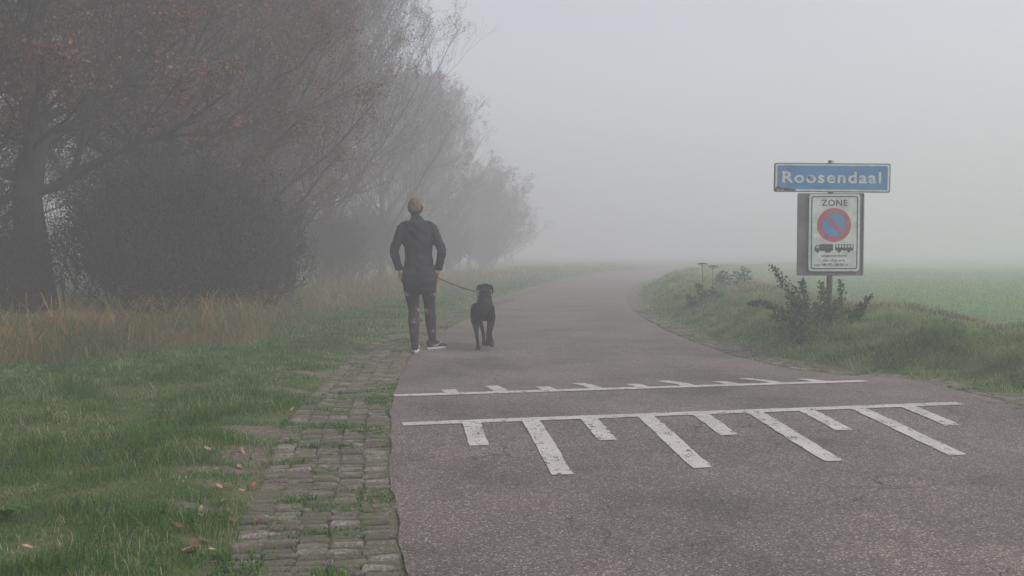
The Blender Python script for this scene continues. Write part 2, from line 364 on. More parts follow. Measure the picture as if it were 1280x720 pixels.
# bare patches on the lawn near the strip (measured)
PATCH = [(ground(285, 545), .30, .16), (ground(300, 580), .26, .13), (ground(275, 600), .22, .14), (ground(262, 640), .16, .10), (ground(350, 493), .55, .20), (ground(420, 470), .55, .25), (ground(300, 520), .3, .12), (ground(225, 690), .12, .1)]
def bare(x, y):
    v = np.zeros_like(np.asarray(x, float)); x, y = x + (vnoise(x, y, 5) - .5) * .28, y + (vnoise(x + 9, y, 4) - .5) * .35
    for p, rx, ry in PATCH:
        v = np.maximum(v, np.exp(-(((x - p[0]) / rx) ** 2 + ((y - p[1]) / ry) ** 2)))
    return np.clip((v - .25) * 2.5 * (.5 + vnoise(x, y, 9)), 0, 1)

def axis(a, b, fine, lo, hi, g=1.12):
    c = list(np.arange(a, b + 1e-6, fine)); s = fine; v = b
    while v < hi: s *= g; v += s; c.append(v)
    s = fine; v = a
    while v > lo: s *= g; v -= s; c.insert(0, v)
    return np.array(c)
gx = axis(-9, 9, .10, -300, 300); gy = axis(2.0, 26, .12, -60, 420)
XX, YY = np.meshgrid(gx, gy); x = XX.ravel(); y = YY.ravel()
dl = xL(y) - x; dr = x - xR(y)
ins = np.minimum(-dl, -dr)                       # >0 on the road
z = zg(x, y) - .05 * sstep(.03, .2, ins)
z = np.where((dl > 0) & (dl < SW), z - .009, z); z = np.where((dr > 0) & (dr < .4), z - .012, z)
onstrip = ((dl > -.1) & (dl < SW)).astype(float) * .8 + ((dr > -.1) & (dr < .5)).astype(float) * .7
soil = np.clip(onstrip + bare(x, y) * (dl > 0), 0, 1)
field = sstep(3.6, 5.2, dr)
nx, ny = len(gx), len(gy)
ii = np.arange(nx * ny).reshape(ny, nx)
Fq = np.stack([ii[:-1, :-1], ii[:-1, 1:], ii[1:, 1:], ii[1:, :-1]], -1).reshape(-1, 4)
tag(mesh_obj('ground', np.stack([x, y, z], 1), Fq, M['terrain'], smooth=True, attrs={'soil': soil, 'field': field}), kind='structure')

# road sheet with a small edge
ys = np.concatenate([np.arange(-30, 2, .5), np.arange(2, 20, .06), np.arange(20, 60, .4), np.arange(60, 395, 3)])
K = 28
u = np.linspace(0, 1, K)
wob = (vnoise(ys, ys * 0, 3.1) - .5) * .035 + (vnoise(ys, ys * 0 + 5, 9) - .5) * .02
wob2 = (vnoise(ys, ys * 0 + 9, 3.1) - .5) * .05 + (vnoise(ys, ys * 0 + 15, 9) - .5) * .03
xl = xL(ys) + wob; xr = xR(ys) + wob2
RX = xl[:, None] * (1 - u) + xr[:, None] * u; RY = np.repeat(ys[:, None], K, 1)
RZ = hump(RX, RY) + .002
RV = np.stack([RX, RY, RZ], -1)
lo1 = RV[:, :1].copy(); lo1[..., 2] -= .06; lo2 = RV[:, -1:].copy(); lo2[..., 2] -= .06
RV = np.concatenate([lo1, RV, lo2], 1); K2 = K + 2
ii = np.arange(len(ys) * K2).reshape(len(ys), K2)
Fq = np.stack([ii[:-1, :-1], ii[:-1, 1:], ii[1:, 1:], ii[1:, :-1]], -1).reshape(-1, 4)
tag(mesh_obj('road', RV.reshape(-1, 3), Fq, M['asphalt']), kind='structure')

# ---- painted bars of the hump
def strip_quad(mb, a, b, wdir, w, n=14):
    """painted strip from a to b, width w along wdir"""
    a = np.array(a); b = np.array(b); V = []; Fs = []
    for i in range(n + 1):
        p = a + (b - a) * i / n
        for k in (-1, -.33, .33, 1):
            q = p + wdir * w * .5 * k + (rng.random(2) - .5) * (.009 if abs(k) == 1 else 0)
            V.append((q[0], q[1], float(hump(q[0], q[1])) + .007))
    for i in range(n):
        for k in range(3):
            o = i * 4 + k; Fs.append((o, o + 4, o + 5, o + 1))
    mb.add(V, Fs)
for side in (0, 1):
    mb = MB()
    base = P0 if side == 0 else P0 + NV * FARL + U * .05
    w = .105
    sg = -1 if side == 0 else 1
    ll = LINE if side == 0 else LINE - .04
    strip_quad(mb, base + U * 0, base + U * ll, NV, w, 60)
    first = .36 if side == 0 else .36
    for i in range(9):
        ln = .54 if i % 2 == 0 else 1.16
        if side == 1: ln = .34 if i % 2 == 0 else .72
        s = base + U * (first + .372 * i + .06) + TD * sg * (w * .5 - .004)
        strip_quad(mb, s, s + TD * sg * ln, U, .110)
    tag(mb.build('road_markings', M['paint']), kind='structure')

# ---- strips of ribbed pavers along both edges
def paver_strip(name, edge, sgn, y0, y1, cols, cw, off0, sink):
    V, Fs, A = [], [], []
    yy = y0; n = 0; r = 0
    while yy < y1:
        pitch = .064
        rowj = rng.normal(0, .005); yj = rng.normal(0, .004)
        for c in range(cols):
            if rng.random() < .008: continue
            yc = yy + yj + rng.normal(0, .0035)
            ex = edge(yc) ; tx = edge(yc + .1) - ex; ang = math.atan2(.1, tx) - PI / 2
            off = off0 + (.012 if c else .008) + (c + .5) * cw + rowj + rng.normal(0, .004)
            cx = ex + sgn * off; cy = yc
            hw, hl = cw * .5 - .0012 - rng.random() * .003, pitch * .5 - .0085 - rng.random() * .006
            zt = .007 + rng.normal(0, .0035) - sink * rng.random(); zb = float(hump(cx, cy))
            tilt = rng.normal(0, .035); tilt2 = rng.normal(0, .05); ang += rng.normal(0, .03)
            ca, sa = math.cos(ang), math.sin(ang)
            ring = lambda fx, fy, zz: [(sx * hw * fx, sy * hl * fy, zz) for sx, sy in ((-1, -1), (1, -1), (1, 1), (-1, 1))]
            pts = ring(1, 1, -.05) + ring(1.0, 1.0, zt - .012) + ring(.93, .80, zt - .004) + ring(.80, .50, zt)
            for (a, b, zz) in pts:
                a *= 1 + rng.normal(0, .03); b *= 1 + rng.normal(0, .05)
                V.append((cx + a * ca - b * sa, cy + a * sa + b * ca, zb + zz + a * tilt + b * tilt2))
            A += [rng.random()] * 16
            for k in range(3):
                for j in range(4):
                    Fs.append((n + k * 4 + j, n + k * 4 + (j + 1) % 4, n + k * 4 + 4 + (j + 1) % 4, n + k * 4 + 4 + j))
            Fs.append((n + 12, n + 13, n + 14, n + 15)); n += 16
        yy += pitch; r += 1
    tag(mesh_obj(name, V, Fs, M['stone'], attrs={'rnd': A}), kind='structure')
paver_strip('paved_strip', xL, -1, 2.2, 22, 5, .124, .014, .004)
paver_strip('paved_strip', xR, 1, 5.2, 18, 4, .123, .02, .008)

# ------------------------------------------------------------------ grasses
def blades(name, P, H, W, mat, bend=.5, rnd=None, kind='stuff', parent=None, dirs=None):
    n = len(P)
    az = rng.random(n) * 2 * PI if dirs is None else dirs
    d = np.stack([np.cos(az), np.sin(az), np.zeros(n)], 1)
    wv = np.stack([-np.sin(az + rng.normal(0, .6, n)), np.cos(az), np.zeros(n)], 1)
    bn = (bend * (.3 + rng.random(n) * 1.1))[:, None]
    H = H[:, None]; up = np.array([[0, 0, 1.0]])
    p0 = P; p1 = P + up * H * .5 + d * H * bn * .18; p2 = P + up * H * .85 + d * H * bn * .5; p3 = P + up * H * (1 - .25 * bn) + d * H * bn
    w = (W[:, None]) * .5
    V = np.stack([p0 - wv * w, p0 + wv * w, p1 - wv * w * .9, p1 + wv * w * .9, p2 - wv * w * .6, p2 + wv * w * .6, p3], 1).reshape(-1, 3)
    o = (np.arange(n) * 7)[:, None]
    Q = np.concatenate([o + np.array([[0, 1, 3, 2]]), o + np.array([[2, 3, 5, 4]])]); T = o + np.array([[4, 5, 6]])
    if rnd is None: rnd = rng.random(n)
    return mesh_obj(name, V, [Q, T], mat, parent, attrs={'rnd': np.repeat(rnd, 7)})
def scatter(n, x0, x1, y0, y1):
    return x0 + rng.random(n) * (x1 - x0), y0 + rng.random(n) * (y1 - y0)

# lawn
Xs, Ys, Hs, Ws, Rs = [], [], [], [], []
for (y0, y1, dens, wmul, hm) in ((2.4, 5, 9000, 1, 1), (5, 8, 6500, 1.25, 1), (8, 12, 4200, 1.7, 1.05), (12, 20, 1500, 2.7, 1.1), (20, 34, 350, 4.5, 1.2), (34, 60, 90, 8, 1.3)):
    xa = -8 if y1 < 13 else float(band_x(y0)) - 2.5; xb = float(xL(y1)) + .3
    if y1 > 20: xb = float(xL(y1))
    n = int((xb - xa) * (y1 - y0) * dens)
    x_, y_ = scatter(n, xa, xb, y0, y1)
    d_ = xL(y_) - x_
    keep = (d_ > SW - .02) & (x_ > band_x(y_) - .4) & (x_ > -.60 * y_ - 1.6)
    edge_f = sstep(SW - .05, SW + .2, d_)
    keep &= rng.random(n) < (.25 + .75 * edge_f) * (1 - .93 * bare(x_, y_)) * (.55 + .45 * sstep(.25, .5, vnoise(x_, y_, 7)))
    x_, y_, d_ = x_[keep], y_[keep], d_[keep]
    tuft = vnoise(x_, y_, 5); tuft2 = vnoise(x_, y_, 1.3)
    h = (.014 + .075 * tuft * tuft * tuft + .050 * sstep(.5, .8, tuft2)) * (.45 + 1.0 * rng.random(len(x_))) * hm * (.55 + .45 * sstep(SW, SW + .5, d_))
    Xs.append(x_); Ys.append(y_); Hs.append(h); Ws.append(np.full(len(x_), .0031 * wmul)); 
    worn = sstep(.9, .2, d_ - SW) * .15
    Rs.append(np.clip(rng.random(len(x_)) ** 1.35 * .95 - .02 + worn * rng.random(len(x_)), 0, 1))
X_, Y_ = np.concatenate(Xs), np.concatenate(Ys)
tag(blades('lawn_grass', np.stack([X_, Y_, zg(X_, Y_) - .004], 1), np.concatenate(Hs), np.concatenate(Ws), M['grass'], .8, np.concatenate(Rs)), kind='stuff')
# moss and blades in the joints of the pavers
n = 90000
y_ = 2.3 + rng.random(n) ** 1.3 * 16; side = rng.random(n) < .72
x_ = np.where(side, xL(y_) - rng.random(n) * (SW + .05), xR(y_) + rng.random(n) * .5)
ph = np.where(side, (y_ - 2.2) / .064 % 1, (y_ - 5.2) / .064 % 1)
inj = (np.abs(ph - .5) > .24)
patchy = vnoise(x_, y_, 6)
keep = (inj | (patchy > .84) | (rng.random(n) < .10)) & (rng.random(n) < sstep(.35, .85, patchy) * .8 + .18 + (~side) * .35)
x_, y_, patchy = x_[keep], y_[keep], patchy[keep]
h = (.008 + .030 * sstep(.55, .9, patchy) * rng.random(len(x_)) + .008 * rng.random(len(x_)))
tag(blades('joint_grass', np.stack([x_, y_, hump(x_, y_) - .008], 1), h, np.full(len(x_), .0045) * (1 + y_ * .07), M['grass'], 1.0, rng.random(len(x_)) * .8), kind='stuff')

# right-hand verge: rough grass in tussocks
Xs, Ys, Hs, Ws, Rs = [], [], [], [], []
for (y0, y1, dens, wmul) in ((5.2, 9, 4200, 1.2), (9, 13, 3600, 1.5), (13, 18, 2200, 2.1), (18, 30, 700, 3.6), (30, 55, 180, 7)):
    xa = float(min(xR(y0), xR(y1), 2.1)); xb = float(max(xR(y0), xR(y1))) + 5.0
    n = int((xb - xa) * (y1 - y0) * dens); x_, y_ = scatter(n, xa, xb, y0, y1)
    d_ = x_ - xR(y_)
    keep = (d_ > .30) & (d_ < 4.8) & (x_ < .62 * y_ + 1.5)
    tus = vnoise(x_, y_, 2.6)
    keep &= rng.random(n) < (.35 + .65 * sstep(.2, .6, tus)) * sstep(.25, .6, d_) * (1 - .6 * sstep(3.4, 4.8, d_))
    x_, y_, d_, tus = x_[keep], y_[keep], d_[keep], tus[keep]
    tus2 = vnoise(x_ + 40, y_, 6); h = (.030 + .17 * tus * tus * sstep(.5, 1.3, d_) + .12 * tus2 ** 3) * (.5 + .8 * rng.random(len(x_)))
    Xs.append(x_); Ys.append(y_); Hs.append(h); Ws.append(np.full(len(x_), .005 * wmul)); Rs.append(rng.random(len(x_)) * .62 + .25 * sstep(1.3, 2.6, d_))
X_, Y_ = np.concatenate(Xs), np.concatenate(Ys)
tag(blades('verge_grass', np.stack([X_, Y_, zg(X_, Y_) - .01], 1), np.concatenate(Hs), np.concatenate(Ws), M['verge'], 1.1, np.clip(np.concatenate(Rs), 0, 1)), kind='stuff')
# withered reddish growth on the crest
n = 26000
y_ = 8 + rng.random(n) * 16; d_ = 2.0 + rng.random(n) * 2.4; x_ = xR(y_) + d_
keep = (rng.random(n) < sstep(.38, .62, vnoise(x_, y_, 1.1)) * .9 + .04)
x_, y_ = x_[keep], y_[keep]
h = (.07 + .16 * vnoise(x_, y_, 2.2)) * (.5 + .7 * rng.random(len(x_)))
tag(blades('withered_growth', np.stack([x_, y_, zg(x_, y_) - .01], 1), h, np.full(len(x_), .009), M['heath'], .6), kind='stuff')
# young crop on the field
n = 200000
y_ = 5 + rng.random(n) ** 1.6 * 55; x_ = xR(y_) + 3.8 + rng.random(n) ** 1.3 * 34
keep = x_ < .62 * y_ + 2
x_, y_ = x_[keep], y_[keep]
tag(blades('field_crop', np.stack([x_, y_, zg(x_, y_) - .01], 1), (.03 + .035 * rng.random(len(x_))), .004 + .0006 * y_, M['verge'], .8, rng.random(len(x_)) * .5), kind='stuff')

# tall yellowing grass on the left
Xs, Ys, Hs, Ws, Rs = [], [], [], [], []
for (y0, y1, dens, wm, depth) in ((5, 9, 2400, 1, 4.0), (9, 13, 2400, 1, 4.2), (13, 20, 1000, 1.5, 3.4), (20, 34, 200, 3, 3.2), (34, 60, 60, 6, 3)):
    n = int(depth * (y1 - y0) * dens); y_ = y0 + rng.random(n) * (y1 - y0); d_ = rng.random(n) ** .8 * depth; x_ = band_x(y_) - d_
    keep = x_ > -.62 * y_ - 2
    keep &= rng.random(n) < (.25 + .75 * sstep(.25, .6, vnoise(x_, y_, 1.7)))
    x_, y_, d_ = x_[keep], y_[keep], d_[keep]
    cl = vnoise(x_, y_, 1.4)
    h = (.13 + .22 * cl + .13 * sstep(.2, 1.8, d_)) * (.45 + .75 * rng.random(len(x_))) * sstep(-.25, .7, d_)
    Xs.append(x_); Ys.append(y_); Hs.append(h); Ws.append(.0035 * wm + .0045 * rng.random(len(x_)))
    Rs.append(np.clip(rng.random(len(x_)) * .8 + .25 * (vnoise(x_, y_, .8) - .4), 0, 1))
X_, Y_ = np.concatenate(Xs), np.concatenate(Ys)
tag(blades('tall_grass', np.stack([X_, Y_, zg(X_, Y_) - .01], 1), np.concatenate(Hs), np.concatenate(Ws), M['dry'], 1.0, np.concatenate(Rs)), kind='stuff')
# reeds standing out of it
reeds = [(245, 395, 11.0, .62), (195, 400, 10.6, .58), (300, 392, 12.0, .55), (160, 408, 10.4, .56), (70, 405, 10.2, .6), (120, 410, 10.4, .55), (275, 410, 11.3, .5), (20, 405, 9.9, .6), (400, 355, 19.5, 1.0), (432, 360, 21, .9), (470, 362, 23.5, .85)]
for i, (px, py, D, h) in enumerate(reeds):
    p = at(px, py, D); n = 60
    x_ = rng.normal(0, .13, n); y_ = rng.normal(0, .10, n)
    o = blades('reed_clump', np.stack([x_, y_, np.zeros(n)], 1), h * (.7 + .6 * rng.random(n)), np.full(n, .008), M['dry'], 1.5, .25 + .65 * rng.random(n))
    o.location = (float(p[0]), float(p[1]), float(zg(p[0], p[1])) - .01)
    where = ['below the dark shrubs, with long pale bent blades', 'second of those below the dark shrubs, beside the pale one', 'at the far end of the low yellow grass, broad leaved', 'in front of the gap between trunk and shrubs', 'at the foot of the thick trunk', 'half hidden in the yellow grass before the shrubs', 'low and orange before the last shrub', 'nearest the edge of the picture under the dark tree', 'tall and pale past the last shrub', 'between the pale reeds beside the walker', 'nearest the walker, fading in fog'][i]
    tag(o, 'clump of reeds ' + where, 'reeds', 'reed clumps in the tall grass')

# ------------------------------------------------------------------ trees
def unit(v): return v / (np.linalg.norm(v, axis=-1, keepdims=True) + 1e-9)
def children(P, R, nc, t0, lf, lexp, spread, K, upw, wob, r, rf=.55):
    """nc child branches per parent; P (N,Kp,3)"""
    N, Kp, _ = P.shape
    tt = t0 + (1 - t0) * (np.arange(nc)[None] + r.random((N, nc))) / nc
    f = tt * (Kp - 1); i0 = np.minimum(f.astype(int), Kp - 2); fr = (f - i0)[..., None]
    ar = np.arange(N)[:, None]
    s = P[ar, i0] * (1 - fr) + P[ar, i0 + 1] * fr
    rr = R[ar, i0] * (1 - fr[..., 0]) + R[ar, i0 + 1] * fr[..., 0]
    tan = unit(P[ar, i0 + 1] - P[ar, i0])
    rnd = r.normal(0, 1, s.shape); perp = unit(rnd - (rnd * tan).sum(-1, keepdims=True) * tan)
    d = unit(tan * math.cos(spread) + perp * math.sin(spread) + np.array([0, 0, upw]))
    Lp = np.linalg.norm(P[:, -1] - P[:, 0], axis=1)[:, None]
    Ln = Lp * lf * (1.05 - tt) ** lexp * (.7 + .6 * r.random((N, nc)))
    s = s.reshape(-1, 3); d = d.reshape(-1, 3); Ln = Ln.reshape(-1); rr = rr.reshape(-1) * rf
    return grow(s, d, Ln, rr, K, upw * .5, wob, r)
def grow(s, d, Ln, r0, K, curve, wob, r):
    t = np.linspace(0, 1, K)
    n = len(s); w = r.normal(0, 1, (n, K, 3)) * wob; w[:, 0] = 0; w = np.cumsum(w, 1) / K ** .5
    P = s[:, None] + d[:, None] * (Ln[:, None] * t)[..., None] + np.array([0, 0, 1.0]) * (curve * Ln[:, None] * t ** 2)[..., None] + w * Ln[:, None, None]
    R = r0[:, None] * (1 - .75 * t)[None]
    return P, R
def leaves(P, per, size, r, spread=.06, clump=None):
    N, K, _ = P.shape
    n = N * per
    b = r.integers(0, N, n); t = .15 + .85 * r.random(n); f = t * (K - 1); i0 = np.minimum(f.astype(int), K - 2); fr = (f - i0)[:, None]
    c = P[b, i0] * (1 - fr) + P[b, i0 + 1] * fr + r.normal(0, spread, (n, 3))
    a = unit(r.normal(0, 1, (n, 3))); bb = unit(np.cross(a, r.normal(0, 1, (n, 3))))
    s = (size * (.6 + .8 * r.random(n)))[:, None]
    V = np.stack([c - a * s * .5, c + bb * s * .32, c + a * s * .5, c - bb * s * .32], 1).reshape(-1, 3)
    Fq = np.arange(n * 4).reshape(-1, 4)
    return V, Fq, np.repeat(r.random(n), 4)
def make_tree(seed, h, r0, crown_lo, spread_r, n1, n2, n3, n4, leaf_n, leaf_s, leaf_m, bark, up=.45, stems=1, lean=0.0, ang=.95, taper=.6):
    """meshes (trunk, crown) of a tree growing at the origin"""
    r = np.random.default_rng(seed)
    if stems == 1:
        s = np.zeros((1, 3)); d = unit(np.array([[lean, 0, 1.0]])); P0_, R0_ = grow(s, d, np.array([h * .96]), np.array([r0]), 12, 0, .013, r)
        R0_ *= (1 + .5 * np.exp(-np.linspace(0, 14, 12)))[None]
    else:
        a = r.random(stems) * 2 * PI; q = r.random(stems) ** .6
        s = np.stack([np.cos(a) * q * spread_r * .45, np.sin(a) * q * spread_r * .45, np.zeros(stems)], 1)
        d = unit(np.stack([np.cos(a) * .35 * q, np.sin(a) * .35 * q, np.ones(stems)], 1))
        P0_, R0_ = grow(s, d, h * (.42 + .72 * r.random(stems)), np.full(stems, r0), 8, 0, .09, r)
    tt = crown_lo + (1 - crown_lo) * ((np.arange(n1)[None] + r.random((stems, n1))) / n1) ** .9
    f = tt * (P0_.shape[1] - 1); i0 = np.minimum(f.astype(int), P0_.shape[1] - 2); fr = (f - i0)[..., None]; ar = np.arange(stems)[:, None]
    s1 = (P0_[ar, i0] * (1 - fr) + P0_[ar, i0 + 1] * fr).reshape(-1, 3)
    rr = (R0_[ar, i0]).reshape(-1) * .42
    az = (np.arange(stems * n1) * 2.4 + r.random(stems * n1)); tl = (1 - tt).reshape(-1)
    el = (up + (ang - up) * (1 - tl)); d1 = np.stack([np.cos(az) * np.cos(el), np.sin(az) * np.cos(el), np.sin(el)], 1)
    tl2 = np.clip(tl / (1 - crown_lo + 1e-6), 0, 1)
    L1 = spread_r * (.30 + .70 * tl2 ** taper) * (.75 + .45 * r.random(stems * n1)) / np.maximum(np.cos(el), .45)
    P1_, R1_ = grow(s1, d1, L1, rr, 8, .18, .05, r)
    P2_, R2_ = children(P1_, R1_, n2, .15, .55, .6, .65, 6, .25, .06, r)
    P3_, R3_ = children(P2_, R2_, n3, .15, .6, .5, .6, 5, .2, .07, r); R3_ = np.maximum(R3_, .0035)
    V0, F0 = tubes(P0_, R0_, 9 if stems == 1 else 5); V1, F1 = tubes(P1_, R1_, 5)
    tv = [V0, V1]; tf = [F0, F1 + len(V0)]
    V2, F2 = tubes(P2_, R2_, 4); V3, F3 = tubes(P3_, R3_, 3)
    cv = [V2, V3]; cf = [F2, F3 + len(V2)]; k = len(V2) + len(V3); PL = P3_
    if n4:
        P4_, R4_ = children(P3_, R3_, n4, .2, .8, .4, .55, 4, .15, .08, r); R4_ = np.maximum(R4_, .0028); R4_ = np.minimum(R4_, .006)
        V4, F4 = tubes(P4_, R4_, 3); cv.append(V4); cf.append(F4 + k); k += len(V4); PL = P4_
    nb = sum(len(f) for f in cf)
    rv = [np.zeros(k)]
    mats = [bark]; mi = [0] * nb
    if leaf_n:
        per = max(1, leaf_n // len(PL)); VL, FL, RL = leaves(PL, per, leaf_s, r)
        cv.append(VL); cf.append(FL + k); rv.append(RL); mats.append(leaf_m); mi = mi + [1] * len(FL)
    return (np.concatenate(tv), np.concatenate(tf), bark), (np.concatenate(cv), np.concatenate(cf), mats, mi, np.concatenate(rv))
def plant_tree(name, spec, loc, label, cat, group, rz=0, parts=('trunk', 'crown')):
    t, c = spec
    root = empty(name, loc, rz)
    mesh_obj(parts[0], t[0], t[1], [t[2]], root, True)
    mesh_obj(parts[1], c[0], c[1], c[2], root, False, c[3], {'rnd': c[4]})
    return tag(root, label, cat, group)
def retree(root, loc, rz, sc, label):
    o = dup_tree(root, loc, rz, sc); o['label'] = label; return o
def onground(px, D):
    X = (px - 640) / F * D
    return np.array([X, D, float(zg(X, D)) - .03])

G1 = 'trees in the row beside the road'
big = plant_tree('oak_tree', make_tree(3, 10.5, .21, .17, 2.7, 52, 9, 6, 3, 90000, .055, M['russet'], M['bark'], up=.12), onground(46, 12.9),
                 'thick dark trunk of a russet leaved tree rising behind the tall grass, the widest trunk', 'tree', G1)
mid = plant_tree('oak_tree', make_tree(5, 9.6, .15, .12, 2.7, 48, 9, 6, 3, 76000, .056, M['russet'], M['bark'], up=.42), onground(222, 15.4),
                 'russet tree standing behind the dark shrubs, its branches sweeping upward', 'tree', G1, rz=1)
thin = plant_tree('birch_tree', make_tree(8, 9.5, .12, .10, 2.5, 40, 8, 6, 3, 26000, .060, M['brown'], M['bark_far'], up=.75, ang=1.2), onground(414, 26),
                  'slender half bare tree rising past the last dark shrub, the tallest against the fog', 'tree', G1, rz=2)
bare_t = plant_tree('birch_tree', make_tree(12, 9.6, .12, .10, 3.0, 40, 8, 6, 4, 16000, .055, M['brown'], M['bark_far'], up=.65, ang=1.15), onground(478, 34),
                  'pale fogged tree with open crown next beyond the tallest slender one', 'tree', G1, rz=.5)
retree(mid, onground(326, 19), 2.6, (.9, .9, .93), 'reddish tree behind the last dark shrub, fine twigs along its sunless side')
retree(big, onground(-160, 11.5), 2.0, .92, 'russet tree at the very edge of the picture, only its branches reaching in')
retree(mid, onground(-25, 17.5), .6, 1.0, 'dark tree standing just behind the thickest trunk')
retree(big, onground(185, 22), 4.1, .88, 'dim tree seen through the gap above the shrubs, behind the front row')
retree(mid, onground(268, 25), 4.4, 1.0, 'dim tree filling the background behind the middle shrubs')
retree(bare_t, onground(352, 35), 1.4, 1.05, 'open crowned tree behind the reddish one, pale sky showing through its top')
retree(mid, onground(408, 42), 3.3, 1.05, 'fogged tree in the second row behind the slender half bare tree')
retree(mid, onground(520, 44), 5.2, .86, 'rounded fogged tree above the head of the walker')
retree(bare_t, onground(562, 49), 2.2, .80, 'faint tree with a ragged outline just past the head of the walker')
retree(mid, onground(470, 56), 2.9, 1.0, 'grey tree in the second row, half lost in fog behind the walker')
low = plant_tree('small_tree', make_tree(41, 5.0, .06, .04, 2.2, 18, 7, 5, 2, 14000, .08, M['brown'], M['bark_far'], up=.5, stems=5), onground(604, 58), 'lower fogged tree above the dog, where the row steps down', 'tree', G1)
retree(thin, onground(540, 68), 4.0, .95, 'grey tree in the second row nearly dissolved in the fog')
retree(low, onground(645, 88), 3.7, (1.5, 1.5, 1.05), 'very faint small tree over the bend of the road')
retree(mid, np.array([-9.5, 6.5, 0]), 1.2, 1.0, 'unseen russet tree added beside the lawn to shade the left side')  # extra tree out of view, added to darken the fog on the left
retree(mid, onground(-60, 26), 5.5, 1.1, 'dim tree deep behind the thickest trunk')
retree(mid, onground(200, 36), 2.1, 1.15, 'dim tree deep behind the dark shrubs')
retree(mid, onground(300, 42), .3, 1.2, 'dim tree deep behind the reddish one')
retree(mid, onground(362, 24), 5.0, .85, 'reddish brown tree between the reddish one and the slender one')
retree(low, onground(575, 60), 2.0, (1.1, 1.1, 1.2), 'dense low fogged tree closing the row behind the dog')

# dense dark shrubs under the trees
G2 = 'dark shrubs below the trees'
sh = plant_tree('shrub', make_tree(21, 1.7, .022, .08, .85, 13, 6, 5, 0, 44000, .032, M['darkleaf'], M['bark'], up=.5, stems=13), onground(184, 13.0),
                'dense dark shrub nearest the thick trunk, bordering the bright gap', 'shrub', G2, parts=('stems', 'foliage'))
sh2 = plant_tree('shrub', make_tree(22, 1.75, .022, .06, .95, 13, 6, 5, 0, 46000, .032, M['darkleaf'], M['bark'], up=.6, stems=14), onground(205, 13.2),
                 'dense dark shrub in the middle of the clump, behind the pale reeds', 'shrub', G2, parts=('stems', 'foliage'))
retree(sh, onground(258, 13.8), 2.2, (.9, .85, 1.05), 'dark shrub between the middle one and the rounded last one')
retree(sh2, onground(316, 15.2), 1.1, (.72, .75, .80), 'rounded dark shrub ending the clump, next to the fogged reeds')
retree(sh2, onground(-28, 12.4), 3.0, .8, 'dark shrub left of the thick trunk at the edge of the picture')
retree(sh, onground(245, 17.5), 4.0, (1.2, 1.1, 1.45), 'dark shrub behind the clump, only its top showing over the others')
retree(sh, onground(180, 17.5), 5.0, (.8, .8, 1.2), 'dark shrub behind the one that borders the bright gap')
retree(sh2, onground(290, 18), 5.0, 1.0, 'tall dark shrub behind the rounded last one')
retree(sh, onground(405, 26), 2.0, 1.0, 'fogged low shrub past the clump, under the slender tree')
retree(sh2, onground(445, 32), .4, 1.1, 'fogged low shrub under the open crowned tree')
retree(sh, onground(500, 40), 2.5, 1.2, 'fogged grey bush behind the legs of the walker')
retree(sh2, onground(555, 48), 3.3, 1.2, 'fogged grey bush between walker and dog')
retree(sh, onground(600, 56), .9, 1.2, 'faint grey bush over the dog')
# small bare sapling in the gap
sap = plant_tree('sapling', make_tree(31, 2.6, .022, .10, .8, 16, 6, 4, 0, 500, .045, M['darkleaf'], M['bark'], up=.7, stems=3), onground(84, 15.5),
                 'bare sapling silhouetted in the bright gap beside the thick trunk', 'sapling', None, parts=('stems', 'twigs'))

# ------------------------------------------------------------------ verge plants on the right
def leafy_shoots(name, shoots, D, mat, lsize, label, cat, group=None, per=60, stemm=None):
    """shoots: list of pixel polylines with half width in px; built where they stand at distance D"""
    P = [[at(px, py, D + dd) for px, py in line] for line, w, dd in shoots]
    org = np.array([np.mean([p[0][0] for p in P]), D, 0.0]); org[2] = float(zg(org[0], D)) - .02
    r = np.random.default_rng(int(D * 100) + len(shoots))
    root = empty(name, org); mb = MB(); V, A = [], []
    for (line, w, dd), pts in zip(shoots, P):
        pts = np.array(pts) - org
        t = np.linspace(0, 1, 10); tk = np.linspace(0, 1, len(pts)); pp = np.stack([np.interp(t, tk, pts[:, i]) for i in range(3)], 1)
        pp[0] = (0, 0, -.02)
        mb.tube(pp, np.linspace(.007, .002, 10), 5)
        n = int(per * len(line)); ww = w / F * D
        tt = r.random(n) ** .9; c = np.stack([np.interp(tt, t, pp[:, i]) for i in range(3)], 1)
        off = unit(r.normal(0, 1, (n, 3))) * (ww * (1.15 - .75 * tt) * (.3 + .7 * r.random(n)))[:, None]
        c = c + off
        a = unit(off + np.array([0, 0, -.5]) * ww + r.normal(0, ww * .4, (n, 3))); b = unit(np.cross(a, r.normal(0, 1, (n, 3))))
        nrm = np.cross(a, b); s = (lsize * (.6 + .7 * r.random(n)) * (1.1 - .5 * tt))[:, None]
        V.append(np.stack([c - a * s * .5, c - a * s * .1 + b * s * .33, c + a * s * .5 - nrm * s * .12, c - a * s * .1 - b * s * .33], 1).reshape(-1, 3)); A.append(np.repeat(r.random(n), 4))
    mb.build('stems', stemm or M['stem'], root)
    V = np.concatenate(V); mesh_obj('leaves', V, np.arange(len(V)).reshape(-1, 4), mat, root, attrs={'rnd': np.concatenate(A)})
    return tag(root, label, cat, group)
leafy_shoots('bramble_bush', [([(1004, 398), (992, 372), (978, 350), (963, 331)], 13, 0), ([(1004, 398), (1005, 372), (1003, 350)], 12, .1), ([(1000, 402), (998, 385), (990, 372)], 18, .1),
              ([(1000, 404), (978, 388), (955, 379), (934, 380)], 9, -.1), ([(1010, 402), (985, 396), (962, 397)], 16, -.2), ([(1002, 400), (1000, 392), (1005, 380)], 20, 0)], 10.3, M['bramble'], .046,
             'dark leafy bramble with two tall shoots rising left of the sign pole', 'bramble', per=85)
